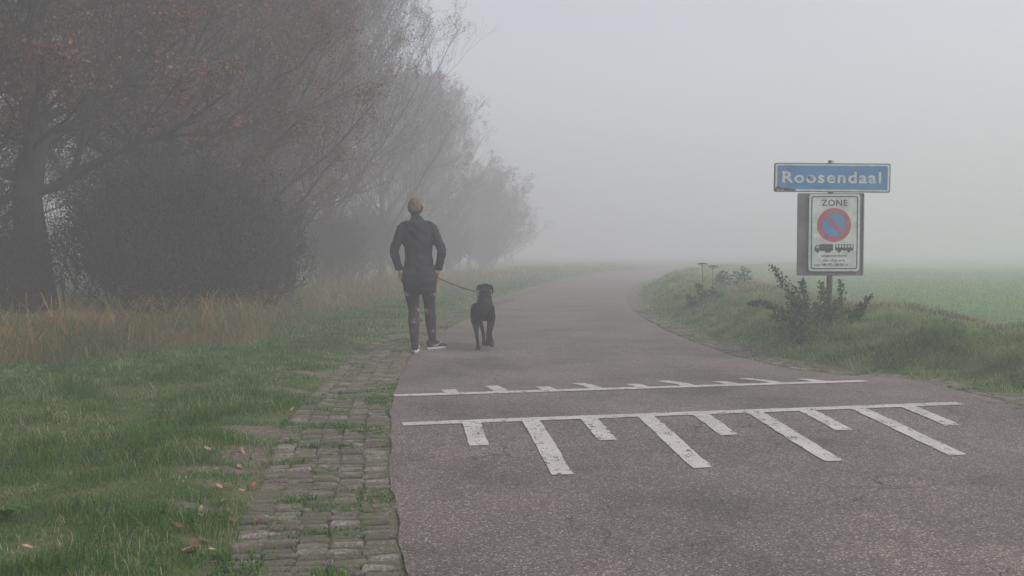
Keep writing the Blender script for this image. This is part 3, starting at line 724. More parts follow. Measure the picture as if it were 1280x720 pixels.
leafy_shoots('bramble_bush', [([(1032, 398), (1030, 372), (1026, 352)], 11, .2), ([(1042, 396), (1053, 372), (1050, 350)], 9, .2), ([(1034, 398), (1040, 388), (1046, 380)], 14, .1), ([(1034, 400), (1022, 390), (1018, 378)], 13, -.25), ([(1038, 402), (1040, 394), (1036, 384)], 14, -.45), ([(1040, 402), (1054, 394), (1062, 388)], 12, -.3)], 10.9, M['bramble'], .042,
             'leafy bramble climbing around the foot of the sign pole', 'bramble', per=85)
leafy_shoots('bramble_bush', [([(1064, 404), (1074, 386), (1090, 369)], 9, 0), ([(1066, 404), (1072, 394), (1078, 388)], 12, 0)], 10.3, M['bramble'], .042,
             'small leaning bramble shoot to the right of the sign pole', 'bramble', per=85)
leafy_shoots('bramble_bush', [([(882, 386), (880, 368), (872, 356)], 12, 0), ([(884, 386), (896, 372), (914, 372)], 12, 0), ([(880, 386), (868, 378), (860, 372)], 12, 0), ([(884, 386), (890, 374), (892, 362)], 13, .1)], 16.2, M['bramble'], .06,
             'faint low bramble bush below the dead umbels near the road bend', 'bramble', per=110)
leafy_shoots('bramble_bush', [([(935, 372), (925, 352), (930, 340)], 22, 0), ([(915, 366), (905, 352), (900, 345)], 18, .3)], 20, M['bramble'], .08,
             'very faint rounded bush behind the umbels on the field edge', 'bush', per=110)
def umbel(px0, py0, px1, py1, D, label):
    b = at(px0, py0, D); t = at(px1, py1, D); org = np.array([b[0], D, float(zg(b[0], D)) - .02]); t = t - org
    root = empty('dead_umbel', org); mb = MB()
    mb.tube(np.array([[0, 0, 0], t * .5 + [.01, 0, 0], t]), np.array([.009, .007, .005]), 6)
    mb.tube(np.array([t * .6, t * .72 + [.05, 0, 0], t * .78 + [.09, 0, .02]]), np.array([.004, .003, .002]), 5)
    mb.build('stem', M['deadstem'], root)
    mh = MB(); r = np.random.default_rng(int(px0))
    for i in range(16):
        a = i * 2.4; q = .09 * math.sqrt((i + .5) / 16); e = t + np.array([math.cos(a) * q, math.sin(a) * q, .05 - q * .25])
        mh.tube(np.array([t, (t + e) / 2 + [0, 0, -.004], e]), np.array([.0022, .0018, .0015]), 4)
        for k in range(5):
            g = e + np.array([math.cos(k * 1.26) * .014, math.sin(k * 1.26) * .014, .012 + .004 * r.random()])
            mh.tube(np.array([e, g]), np.array([.002, .0045]), 4)
    mh.build('seed_head', M['deadstem'], root)
    tag(root, label, 'wild plant', 'dead umbels by the road bend')
umbel(878, 384, 878, 333, 16.0, 'tall dead umbel with a flat seed head above the faint bramble')
umbel(889, 384, 891, 336, 16.4, 'thinner dead umbel beside the tallest one by the road bend')

# broad weed and fallen leaves on the lawn
def rosette(px, py, label):
    p = ground(px, py, .04); r = np.random.default_rng(int(px + py)); V, Fs = [], []
    for i in range(7):
        a = r.random() * 2 * PI; L = .07 + .04 * r.random(); w = .022; d = np.array([math.cos(a), math.sin(a), 0]); s = np.array([-d[1], d[0], 0]); n = len(V)
        for t, ww, zz in ((0, .2, 0), (.35, 1, .03), (.7, .95, .045), (1, .1, .035)):
            for k in (-1, 0, 1): V.append(d * L * t + s * w * ww * k + np.array([0, 0, zz + (.006 if k else 0)]))
        for q in range(3):
            for k in range(2): Fs.append((n + q * 3 + k, n + q * 3 + k + 1, n + q * 3 + k + 4, n + q * 3 + k + 3))
    o = mesh_obj('broadleaf_weed', V, Fs, M['weed'], None, True, attrs={'rnd': r.random(len(V))})
    o.location = (p[0], p[1], float(zg(p[0], p[1])) + .01); tag(o, label, 'weed')
M['weed'] = leaf_mat('weed_leaf', [(0, (.06, .16, .025)), (1, (.10, .22, .04))])
rosette(8, 650, 'bright green broad leaved weed in the nearest corner of the lawn')
for k, c in (('leaf_orange', (.30, .12, .055)), ('leaf_tan', (.40, .25, .16)), ('leaf_brown', (.15, .080, .055)), ('leaf_yellow', (.46, .30, .09))):
    M[k] = simple(k, c, .65, .2, 30)
def leaf_mesh(r, mat):
    V, Fs = [], []; L, w = .025, .0130
    prof = [(-1, .02), (-.7, .55), (-.35, .75), (-.1, 1), (.2, .8), (.45, .95), (.75, .5), (1, .05)]
    cu = .35 + .5 * r.random()
    for i, (t, ww) in enumerate(prof):
        for k in (-1, 0, 1): V.append((t * L, k * w * ww * (1 + r.normal(0, .08)), .004 + cu * (abs(k) * w * ww * .5 + (t * L) ** 2 * 9 * (1 if t > 0 else .4)) + r.normal(0, .0012)))
    for i in range(7):
        for k in range(2): Fs.append((i * 3 + k, i * 3 + k + 1, i * 3 + k + 4, i * 3 + k + 3))
    return np.array(V), Fs
LP = [(668, 185, 0), (640, 343, 1), (686, 346, 1), (733, 332, 0), (745, 329, 1), (788, 320, 1), (738, 370, 1), (665, 400, 1), (666, 433, 2), (690, 433, 0), (708, 430, 2), (782, 430, 0), (690, 485, 3), (617, 503, 1), (617, 537, 1),
      (715, 542, 2), (595, 562, 2), (800, 550, 1), (1015, 547, 1), (497, 547, 2), (575, 645, 1), (603, 632, 2), (430, 368, 0), (885, 160, 3), (900, 205, 1), (833, 267, 3), (588, 655, 2), (160, 242, 2), (85, 652, 1), (28, 545, 1),
      (520, 30, 1), (455, 340, 1), (812, 186, 1), (735, 232, 2)]
names = {0: 'curled orange fallen leaf lying where grass meets bare soil', 1: 'pale tan fallen leaf curled up beside the paved strip', 2: 'dark brown fallen leaf lying flat in the grass', 3: 'yellow fallen leaf on the lawn beside the paved strip'}
mk = {0: 'leaf_orange', 1: 'leaf_tan', 2: 'leaf_brown', 3: 'leaf_yellow'}
r = np.random.default_rng(77)
rl = np.random.default_rng(91)
for q in range(24):
    c_ = [(668, 425), (620, 640), (730, 345), (700, 190), (560, 600), (700, 560)][q % 6]
    LP.append((c_[0] + rl.normal(0, 60), min(c_[1] + rl.normal(0, 28), 675), int(rl.choice([1, 2, 2, 2]))))
for (a, b, k) in LP:
    px, py = a / 2.4615, 440 + b / 2.4615
    if py > 717: py = 712
    p = ground(px, py); V, Fs = leaf_mesh(r, None)
    o = mesh_obj('fallen_leaf', V, Fs, M[mk[k]], None, True)
    o.scale = [.6 + .5 * r.random()] * 3
    zz = max(float(zg(p[0], p[1])), 0) + (.030 if float(bare(p[0], p[1])) < .4 else .006)
    o.location = (p[0], p[1], zz); o.rotation_euler = (r.normal(0, .35), r.normal(0, .35), r.random() * 6.3)
    lab = names[k]
    if (a, b) == (1015, 547): lab = 'single pale fallen leaf out on the paved strip beside the asphalt'
    tag(o, lab, 'leaf', 'fallen leaves at the lawn edge')

# ------------------------------------------------------------------ the sign
def rrect(x0, z0, x1, z1, r, n=6):
    out = []
    for cx, cz, a0 in ((x1 - r, z0 + r, -90), (x1 - r, z1 - r, 0), (x0 + r, z1 - r, 90), (x0 + r, z0 + r, 180)):
        for i in range(n + 1):
            a = rad(a0 + 90 * i / n); out.append((cx + r * math.cos(a), cz + r * math.sin(a)))
    return out
def circ(cx, cz, r, n=48, a0=0): return [(cx + r * math.cos(2 * PI * i / n + a0), cz + r * math.sin(2 * PI * i / n + a0)) for i in range(n)]
def text_mesh(name, body, cx, cz, width, height, y, mat, parent, bold=0.0, spacing=1.0, depth=.002):
    """flat lettering facing -Y; scaled so that its box is width x height"""
    cu = bpy.data.curves.new(name, 'FONT'); cu.body = body; cu.size = 1; cu.offset = bold; cu.extrude = .5; cu.space_character = spacing; cu.resolution_u = 6
    ob = bpy.data.objects.new(name, cu); COL.objects.link(ob)
    dg = bpy.context.evaluated_depsgraph_get(); dg.update()
    me = bpy.data.meshes.new_from_object(ob.evaluated_get(dg)); bpy.data.objects.remove(ob); bpy.data.curves.remove(cu)
    co = np.empty(len(me.vertices) * 3, np.float32); me.vertices.foreach_get('co', co); co = co.reshape(-1, 3)
    mn, mx = co.min(0), co.max(0)
    q = (co - (mn + mx) / 2) / (mx - mn)
    out = np.stack([cx + q[:, 0] * width, y - depth / 2 + -q[:, 2] * depth, cz + q[:, 1] * height], 1)
    me.vertices.foreach_set('co', out.astype(np.float32).reshape(-1)); me.update(); me.name = name
    me.materials.clear(); me.materials.append(mat)
    o = bpy.data.objects.new(name, me); COL.objects.link(o); o.parent = parent; return o
DS = 10.6
sb = at(1037.5, 400, DS); gz = float(zg(sb[0], DS))
sign = tag(empty('road_sign', (sb[0], DS, gz - .02)), 'blue place name board over a white parking zone plate on a grey pole', 'road sign')
pxm = F / DS
def sx(px): return (px - 1037.5) / pxm
def szz(py): return at(640, py, DS)[2] - (gz - .02)
ptop = szz(200)
MB().tube(np.array([[0, .035, -.3], [0, .035, 1.0], [0, .035, ptop - .005], [0, .035, ptop]]), np.array([.031, .031, .031, .026]), 20).build('pole', M['galv'], sign, True)
# town board, slightly rolled
tb = empty('town_board', (sx(1037.5), 0, szz(222.5))); tb.parent = sign; tb.rotation_euler = (0, rad(.55), rad(-1.5))
bpy.data.objects.remove(tb)
w2, h2 = 1.265 / 2, .318 / 2
tbm = MB().prism(rrect(-w2, -h2, w2, h2, .022), -.018, .006)
tb = tbm.build('town_board', M['frame'], sign); tb.location = (sx(1037.5), 0, szz(222.3)); tb.rotation_euler = (0, rad(.6), rad(-1.5))
MB().ring(rrect(-w2 + .012, -h2 + .012, w2 - .012, h2 - .012, .018), rrect(-w2 + .031, -h2 + .029, w2 - .031, h2 - .029, .012), -.0215, -.018).build('white_border', M['white'], tb)
MB().prism(rrect(-w2 + .031, -h2 + .029, w2 - .031, h2 - .029, .012), -.0205, -.018).build('blue_face', M['blue'], tb)
text_mesh('lettering', 'Roosendaal', -.012 + .005, .003, 1.075, .128, -.0205, M['white'], tb, bold=.022, spacing=1.16)
mb = MB(); rr_ = np.random.default_rng(5)
for i in range(70):
    a = rr_.random(); cx = -w2 + .02 + .22 * a ** 1.2; cz = -h2 + .012 + (.045 * (1 - a)) * rr_.random() + .006; q = .004 + .010 * rr_.random()
    mb.prism([(cx + q * math.cos(t) * (1 + .4 * rr_.random()), cz + q * .7 * math.sin(t)) for t in np.linspace(0, 2 * PI, 7)[:-1]], -.0245 - .002 * rr_.random(), -.0205 + .0001 * i / 70)
mb.build('algae_patch', M['grime'], tb)
MB().prism(circ(-.255, .0, .017, 14), -.0235, -.0207).build('rust_spot', M['rust'], tb)
# clamps
for pz in (szz(212), szz(232), szz(262), szz(322)):
    m_ = MB().box((0, .026, pz), (.17, .012, .028)); m_.box((0, .070, pz), (.10, .010, .028)); m_.box((-.062, .048, pz), (.010, .05, .026)); m_.box((.062, .048, pz), (.010, .05, .026))
    m_.build('clamp', M['galv'], sign)
# grey backing board
bx0, bx1, bz0, bz1 = sx(995.5), sx(1078.2), szz(344.5), szz(241.5)
bb = MB().prism(rrect(bx0, bz0, bx1, bz1, .012), -.006, .016)
back = bb.build('backing_board', M['board'], sign)
MB().box(((bx0 + bx1) / 2, -.011, bz0 + .010), (bx1 - bx0 - .02, .010, .016)).box((bx1 - .012, -.011, (bz0 + bz1) / 2), (.014, .010, bz1 - bz0 - .03)).build('edge_channel', M['galv'], back)
MB().box((sx(1037), -.012, szz(342.5)), (.055, .014, .018)).build('bracket', M['galv'], back)
# white zone plate
zx0, zx1, zz0, zz1 = sx(1008.8), sx(1072.2), szz(339), szz(242.6)
zp = MB().prism(rrect(zx0, zz0, zx1, zz1, .030), -.028, -.017).build('zone_plate', M['white'], sign)
MB().box(((zx0 + zx1) / 2, -.0115, zz1 - .06), (.30, .0095, .03)).build('spacer', M['galv'], zp); MB().box(((zx0 + zx1) / 2, -.0115, zz0 + .08), (.30, .0095, .03)).build('spacer', M['galv'], zp)
i0 = .024
MB().ring(rrect(zx0 + i0, zz0 + i0, zx1 - i0, zz1 - i0, .026), rrect(zx0 + i0 + .011, zz0 + i0 + .011, zx1 - i0 - .011, zz1 - i0 - .011, .018), -.030, -.028).build('black_border', M['black'], zp)
zc = sx(1040.0)
text_mesh('zone_lettering', 'ZONE', zc + .002, szz(253.6), .285, .070, -.028, M['black'], zp, bold=.018, spacing=1.1)
MB().prism(circ(zc, szz(281.2), .186, 64), -.0305, -.028).build('red_disc', M['red'], zp)
MB().prism(circ(zc, szz(281.2), .132, 56), -.0325, -.0305).build('blue_disc', M['blue'], zp)
c0 = np.array([zc, szz(281.2)]); d_ = np.array([.7071, -.7071]); p_ = np.array([.7071, .7071])
MB().prism([tuple(c0 + d_ * a + p_ * b) for a, b in ((-.131, -.020), (.131, -.020), (.131, .020), (-.131, .020))], -.0340, -.0325).build('red_slash', M['red'], zp)
def pz(py): return szz(py)
# lorry
m_ = MB(); X0, X1, ZT, ZB = sx(1016.3), sx(1039), pz(305.2), pz(314.2)
m_.prism([(sx(1022.2), pz(313.4)), (X1, pz(313.4)), (X1, pz(305.2)), (sx(1022.2), pz(305.2))], -.030, -.028)
m_.prism([(X0, pz(313.6)), (sx(1021.7), pz(313.6)), (sx(1021.7), pz(306.2)), (sx(1018.0), pz(306.2)), (X0, pz(309.6))], -.030, -.028)
for wx in (1019.8, 1031, 1034.6): m_.prism(circ(sx(wx), pz(314.0), .0165, 14), -.0312, -.0302)
lor = m_.build('lorry_symbol', M['black'], zp)
MB().prism([(sx(1018.2), pz(310.0)), (sx(1020.6), pz(310.0)), (sx(1020.6), pz(307.2)), (sx(1019.0), pz(307.2))], -.0312, -.030).build('cab_window', M['white'], lor)
# coach
m_ = MB(); m_.prism(rrect(sx(1041.8), pz(313.0), sx(1064.3), pz(305.4), .008, 3), -.030, -.028)
for wx in (1047, 1058.6): m_.prism(circ(sx(wx), pz(313.8), .0165, 14), -.0312, -.0302)
bus = m_.build('coach_symbol', M['black'], zp)
m_ = MB()
for a in np.linspace(1043, 1061.2, 6): m_.prism([(sx(a), pz(309.3)), (sx(a + 2.3), pz(309.3)), (sx(a + 2.3), pz(306.5)), (sx(a), pz(306.5))], -.0312, -.030)
m_.build('coach_windows', M['white'], bus)
text_mesh('small_lettering', 'uitgezonderd', sx(1040.2), pz(319.8), .275, .034, -.028, M['black'], zp, bold=.004)
text_mesh('small_lettering', 'ma t/m vrij', sx(1040.2), pz(325.6), .235, .034, -.028, M['black'], zp, bold=.004)
text_mesh('small_lettering', 'van 08.00-18.00 h', sx(1036.5), pz(330.8), .37, .030, -.028, M['black'], zp, bold=.004)

# ------------------------------------------------------------------ figures: lofted volumes fused into one skin
class Vol:
    def __init__(s): s.v = []; s.f = []; s.n = 0
    def add(s, V, Fs): s.v.append(np.array(V)); s.f += [tuple(i + s.n for i in f) for f in Fs]; s.n += len(V)
    def loft(s, pts, rad_, side=(1, 0, 0), k=20, sub=5):
        """pts list of 3d points; rad_ list of (rx, ry) or r. Smooth interpolation and rounded ends"""
        P = np.array(pts, float); R = np.array([(q, q) if np.ndim(q) == 0 else q for q in rad_], float)
        n = len(P)
        def cr(A, t):
            i = min(int(t), n - 2); f = t - i
            a0 = A[max(i - 1, 0)]; a1 = A[i]; a2 = A[i + 1]; a3 = A[min(i + 2, n - 1)]
            return .5 * ((2 * a1) + (-a0 + a2) * f + (2 * a0 - 5 * a1 + 4 * a2 - a3) * f * f + (-a0 + 3 * a1 - 3 * a2 + a3) * f ** 3)
        T = np.linspace(0, n - 1, (n - 1) * sub + 1)
        C = np.array([cr(P, t) for t in T]); Q = np.maximum(np.array([cr(R, t) for t in T]), 1e-4)
        tan = np.gradient(C, axis=0); tan = unit(tan)
        rings_c, rings_q = [], []
        e0, e1 = Q[0].mean() * .6, Q[-1].mean() * .6
        for a in (78, 50, 25): rings_c.append(C[0] - tan[0] * e0 * math.sin(rad(a))); rings_q.append(Q[0] * math.cos(rad(a)))
        rings_c += list(C); rings_q += list(Q)
        for a in (25, 50, 78): rings_c.append(C[-1] + tan[-1] * e1 * math.sin(rad(a))); rings_q.append(Q[-1] * math.cos(rad(a)))
        tt = np.concatenate([[tan[0]] * 3, tan, [tan[-1]] * 3]); V = []
        sd = np.array(side, float)
        for c, q, t in zip(rings_c, rings_q, tt):
            a = sd - t * np.dot(sd, t)
            if np.linalg.norm(a) < .1: a = np.array([0, 0, 1.0]) - t * t[2]
            a /= np.linalg.norm(a); b = np.cross(t, a)
            for j in range(k): th = 2 * PI * j / k; V.append(c + a * q[0] * math.cos(th) + b * q[1] * math.sin(th))
        m = len(rings_c); Fs = []
        for i in range(m - 1):
            for j in range(k): Fs.append((i * k + j, i * k + (j + 1) % k, (i + 1) * k + (j + 1) % k, (i + 1) * k + j))
        Fs.append(tuple(range(k))[::-1]); Fs.append(tuple(range((m - 1) * k, m * k)))
        s.add(V, Fs); return s
    def ball(s, c, r, k=16):
        c = np.array(c, float); r = np.array((r, r, r) if np.ndim(r) == 0 else r, float)
        V, Fs = [], []; m = 10
        for i in range(1, m):
            a = PI * i / m
            for j in range(k): th = 2 * PI * j / k; V.append(c + r * np.array([math.sin(a) * math.cos(th), math.sin(a) * math.sin(th), math.cos(a)]))
        for i in range(m - 2):
            for j in range(k): Fs.append((i * k + j, (i + 1) * k + j, (i + 1) * k + (j + 1) % k, i * k + (j + 1) % k))
        Fs.append(tuple(range(k))); Fs.append(tuple(range((m - 2) * k, (m - 1) * k))[::-1])
        s.add(V, Fs); return s
    def fuse(s, name, mat, parent, voxel=.01, smooth=6, fn=None):
        o = mesh_obj(name, np.concatenate(s.v), s.f, [mat], None)
        md = o.modifiers.new('r', 'REMESH'); md.mode = 'VOXEL'; md.voxel_size = voxel; md.use_smooth_shade = True
        if smooth:
            ms = o.modifiers.new('s', 'SMOOTH'); ms.factor = .5; ms.iterations = smooth
        dg = bpy.context.evaluated_depsgraph_get(); dg.update()
        me = bpy.data.meshes.new_from_object(o.evaluated_get(dg)); old = o.data; bpy.data.objects.remove(o); bpy.data.meshes.remove(old)
        if fn:
            co = np.empty(len(me.vertices) * 3, np.float32); me.vertices.foreach_get('co', co); co = fn(co.reshape(-1, 3).astype(float)); me.vertices.foreach_set('co', co.astype(np.float32).reshape(-1)); me.update()
        me.name = name; me.materials.clear(); me.materials.append(mat)
        me.polygons.foreach_set('use_smooth', np.ones(len(me.polygons), bool))
        q = bpy.data.objects.new(name, me); COL.objects.link(q); q.parent = parent; return q

# ---- the walker, seen from behind (local: x right, y forward, z up)
pp = ground(523, 438.5); PPX = pp[0]; PPY = 10.78
person = tag(empty('person', (PPX, PPY, 0.0), rad(2)), 'person seen from behind walking a black dog, in dark jacket, short skirt and floral leggings', 'person')
B = Vol()
HIPL, KNL, ANL = (-.085, .02, .86), (-.055, .06, .47), (-.03, -.16, .085)
HIPR, KNR, ANR = (.105, .02, .86), (.120, .16, .47), (.150, .20, .080)
legL = [HIPL, (-.075, .03, .68), KNL, (-.048, -.05, .33), ANL]; rL = [.092, .078, .054, .054, .034]
legR = [HIPR, (.112, .09, .68), KNR, (.130, .16, .33), ANR]
B.loft([(.01, .01, .84), (.01, .01, .95), (.005, .015, 1.08), (0, .01, 1.25), (-.01, 0, 1.38), (-.012, 0, 1.43)], [(.160, .105), (.158, .105), (.125, .088), (.150, .098), (.155, .085), (.07, .06)])
B.loft(legL, rL); B.loft(legR, rL)
def foot(ank, az, pitch=0):
    a = np.array(ank); f = np.array([math.sin(az), math.cos(az), 0]); 
    return a, f
def add_foot(V, ank, az, lift, r=1.0):
    a, f = np.array(ank), np.array([math.sin(az), math.cos(az), 0]); s = (math.cos(az), -math.sin(az), 0)
    hz = a[2] - .045
    V.loft([a - f * .045 + [0, 0, -.035 + lift * .0], a + f * .02 + [0, 0, -.028], a + f * .10 + [0, 0, -.045 - lift], a + f * .165 + [0, 0, -.052 - lift]], [(.030 * r, .034 * r), (.034 * r, .040 * r), (.042 * r, .024 * r), (.034 * r, .016 * r)], side=s)
add_foot(B, ANL, -.05, 0); add_foot(B, ANR, .75, 0)
SHL, ELL, WRL = (-.175, 0, 1.385), (-.262, -.05, 1.13), (-.222, .03, .925)
SHR, ELR, WRR = (.155, 0, 1.385), (.265, -.04, 1.13), (.232, .05, .925)
for sh_, el_, wr_ in ((SHL, ELL, WRL), (SHR, ELR, WRR)):
    m1 = (np.array(sh_) + el_) / 2; m2 = (np.array(el_) + wr_) / 2 + [0, -.01, 0]
    B.loft([np.array(sh_) * [.8, 1, 1.0], sh_, m1, el_, m2, wr_], [.05, .052, .046, .038, .036, (.024, .028)])
# neck and head
B.loft([(-.012, .0, 1.40), (-.02, .015, 1.49), (-.028, .02, 1.54)], [.058, .05, .052])
HC_ = np.array([-.030, .030, 1.618])
B.ball(HC_ + [0, 0, .010], (.074, .092, .092)); B.loft([HC_ + [0, .02, -.03], HC_ + [0, .045, -.095]], [(.058, .06), (.038, .035)])
B.loft([HC_ + [0, .088, .015], HC_ + [0, .108, -.022], HC_ + [0, .098, -.032]], [.008, .014, .012])      # nose
B.loft([HC_ + [-.022, .088, -.056], HC_ + [0, .094, -.057], HC_ + [.022, .088, -.056]], [.006, .008, .006], side=(0, 0, 1))   # lips
for s_ in (-1, 1): B.loft([HC_ + [s_ * .074, -.002, .022], HC_ + [s_ * .082, -.010, .002], HC_ + [s_ * .074, -.002, -.026]], [.010, .013, .009])   # ears
def hand(V, wr, s_, curl):
    w = np.array(wr); dn = unit(np.array([-.10 * s_, .12, -1.0])); fw = np.array([0, 1.0, 0]); pc = w + dn * .055
    V.loft([w, w + dn * .03, w + dn * .085], [(.018, .026), (.016, .038), (.014, .040)])
    inn = np.array([-s_ * 1.0, 0, 0])
    for i, (L, y_) in enumerate(((.072, .030), (.080, .010), (.074, -.010), (.058, -.029))):
        b = w + dn * .080 + fw * y_
        p1 = b + dn * L * .45 + inn * .010 * curl; p2 = p1 + unit(dn * (1 - .7 * curl) + inn * curl) * L * .32; p3 = p2 + unit(dn * (.6 - 1.3 * curl) + inn) * L * .26
        V.loft([b - dn * .02, b, p1, p2, p3], [.009, .0092, .0088, .008, .007], side=(0, 1, 0), k=12, sub=3)
    t0 = w + dn * .028 + fw * .026; t1 = t0 + dn * .035 + fw * .022 + inn * .008; t2 = t1 + dn * .032 + inn * .016 + fw * .002
    V.loft([t0 - fw * .01, t0, t1, t2], [.012, .0115, .0100, .0085], k=12, sub=3)
hand(B, WRL, -1, .45); hand(B, WRR, 1, .95)
body = B.fuse('body', M['skin'], person, voxel=.0052, smooth=3)
for s_ in (-1, 1):
    e = Vol().ball(HC_ + [s_ * .028, .084, .008], .0125, 12); mesh_obj('eye', np.concatenate(e.v), e.f, M['eye'], person, True)
# hair: cap, plus darker hair at the nape and behind the ears
Hh = Vol(); Hh.ball(HC_ + [0, -.014, .022], (.081, .090, .092)); Hh.ball(HC_ + [0, -.045, -.015], (.066, .054, .066))
def hairfn(co):
    q = co - HC_; d = (np.sin(q[:, 0] * 260 + q[:, 2] * 30) * .0018); n = unit(q); return co + n * d[:, None]
Hh.fuse('hair', M['hair'], person, .006, 3, hairfn)
Hn = Vol(); Hn.ball(HC_ + [0, -.026, -.030], (.074, .066, .066)); Hn.loft([HC_ + [0, -.04, -.05], HC_ + [.004, -.045, -.10]], [(.058, .035), (.045, .025)])
for s_ in (-1, 1): Hn.loft([HC_ + [s_ * .072, -.02, .035], HC_ + [s_ * .075, -.02, .0], HC_ + [s_ * .068, -.02, -.05]], [(.008, .026), (.010, .030), (.010, .024)])
Hn.fuse('nape_hair', M['napehair'], person, .006, 3, hairfn)
# jacket
J = Vol()
J.loft([(.013, .005, .795), (.012, .005, .84), (.008, .005, .96), (.004, .005, 1.09), (0, .0, 1.22), (-.005, -.005, 1.33), (-.012, -.01, 1.41), (-.018, .0, 1.455)],
       [(.206, .156), (.198, .150), (.172, .130), (.152, .118), (.176, .128), (.188, .118), (.150, .095), (.085, .075)])
for sh_, el_, wr_ in ((SHL, ELL, WRL), (SHR, ELR, WRR)):
    sh_, el_, wr_ = map(np.array, (sh_, el_, wr_)); m1 = (sh_ + el_) / 2; m2 = (el_ + wr_) / 2 + [0, -.015, 0]
    J.loft([sh_ * [.6, 1, 1.0], sh_ + [0, 0, -.01], m1, el_, m2, wr_ + [0, 0, .012]], [.056, (.058, .068), (.056, .064), (.052, .058), (.049, .054), (.040, .044)])
    sg = np.sign(sh_[0])
    J.loft([sh_ + [-sg * .09, -.01, .060], sh_ + [-sg * .02, -.012, .052], sh_ + [sg * .045, -.012, .012]], [(.020, .045), (.020, .050), (.012, .045)], side=(0, 0, 1))     # shoulder flap
    J.loft([wr_ + [0, -.002, .035], wr_ + [0, 0, .0]], [(.046, .050), (.045, .049)])                                                 # cuff
J.loft([(-.085, -.015, 1.435), (-.07, -.075, 1.425), (-.015, -.105, 1.415), (.045, -.075, 1.425), (.06, -.015, 1.435)], [.030, .036, .042, .036, .030], side=(0, 0, 1))   # hood folded on the back
J.loft([(-.015, -.095, 1.42), (-.012, -.115, 1.35), (-.01, -.118, 1.30)], [(.085, .035), (.075, .028), (.045, .016)])
J.loft([(-.02, .0, 1.43), (-.022, .005, 1.492)], [(.078, .072), (.066, .062)])       # stand-up collar
def wrinkle(co):
    z_, x_ = co[:, 2], co[:, 0]
    w = (np.sin(z_ * 55 + x_ * 18 + np.sin(x_ * 22) * 1.5) * .0028 + np.sin(z_ * 31 - x_ * 40) * .0022) 
    arm = sstep(.17, .22, np.abs(x_)); w = w * (1 - arm) + arm * (np.sin(z_ * 95 + np.sin(z_ * 33) * 2) * .0032)
    c = np.stack([np.where(np.abs(x_) > .19, np.sign(x_) * .245, 0), np.zeros(len(x_)), z_], 1); n = unit(co - c); return co + n * w[:, None]
jk = J.fuse('jacket', M['jacket'], person, .0085, 4, wrinkle)
S = Vol(); S.loft([(.015, .01, .722), (.014, .008, .77), (.012, .005, .86)], [(.176, .135), (.182, .140), (.165, .125)]); S.fuse('skirt', M['skirt'], person, .0085, 2, wrinkle)
MB().tube([(-.09, -.142, .842), (.01, -.150, .838), (.11, -.142, .842)], .006, 6).build('pocket_seam', M['skirt'], jk)
Lg = Vol(); g = 1.09
Lg.loft(legL, [v * g + .004 for v in rL]); Lg.loft(legR, [v * g + .004 for v in rL]); Lg.loft([(.01, .01, .80), (.01, .01, .90)], [(.150, .105), (.155, .108)])
Lg.fuse('leggings', M['leggings'], person, .0085, 3)
for (ank, az) in ((ANL, -.05), (ANR, .75)):
    a, f = np.array(ank), np.array([math.sin(az), math.cos(az), 0]); s = np.array([math.cos(az), -math.sin(az), 0])
    So = Vol(); So.loft([a - f * .050 + [0, 0, .010], a - f * .045 + [0, 0, -.03]], [(.036, .030), (.038, .034)]); 
    So.loft([a - f * .055 + [0, 0, -.030], a + f * .02 + [0, 0, -.018], a + f * .11 + [0, 0, -.042], a + f * .185 + [0, 0, -.050]], [(.037, .040), (.040, .048), (.047, .030), (.036, .020)], side=tuple(s))
    sh0 = So.fuse('shoe', M['shoe'], person, .006, 3, lambda co, zz=a[2]: np.stack([co[:, 0], co[:, 1], np.maximum(co[:, 2], zz - .072)], 1))
    # sole outline
    out = []
    for t in np.linspace(0, 2 * PI, 29)[:-1]:
        u_ = math.cos(t); v_ = math.sin(t); l_ = .060 + .148 * u_; w_ = .042 + (.008 if u_ > 0 else -.004)
        q = a + f * l_ + s * w_ * v_ * (1 - .12 * u_ * u_); out.append(q)
    zb = a[2] - .080; V = [(q[0], q[1], zb) for q in out] + [(q[0], q[1], zb + .026) for q in out]; n = len(out)
    mesh_obj('sole', V, [tuple(range(n)), tuple(range(2 * n - 1, n - 1, -1))] + [(i, i + n, (i + 1) % n + n, (i + 1) % n) for i in range(n)], M['sole'], sh0)
    # curved white mark on the outer side
    og = 1 if az > .3 else -1
    pts = []
    for t in np.linspace(0, 1, 9):
        l_ = -.03 + .13 * t; hgt = -.038 + .030 * (abs(t - .30) * 1.6) ** 1.2 * (1 if t > .3 else .8)
        for sgn_ in (1,): pts.append(a + f * l_ + s * sgn_ * (.0440 + .004 * math.sin(t * PI)) + np.array([0, 0, hgt]))
    MB().tube(np.array(pts), np.array([.002, .004, .006, .0065, .006, .005, .004, .003, .002]), 6).build('side_mark', M['sole'], sh0)
# fix the height of both shoes on the ground: soles end at z = 0 for ankle heights .08/.085

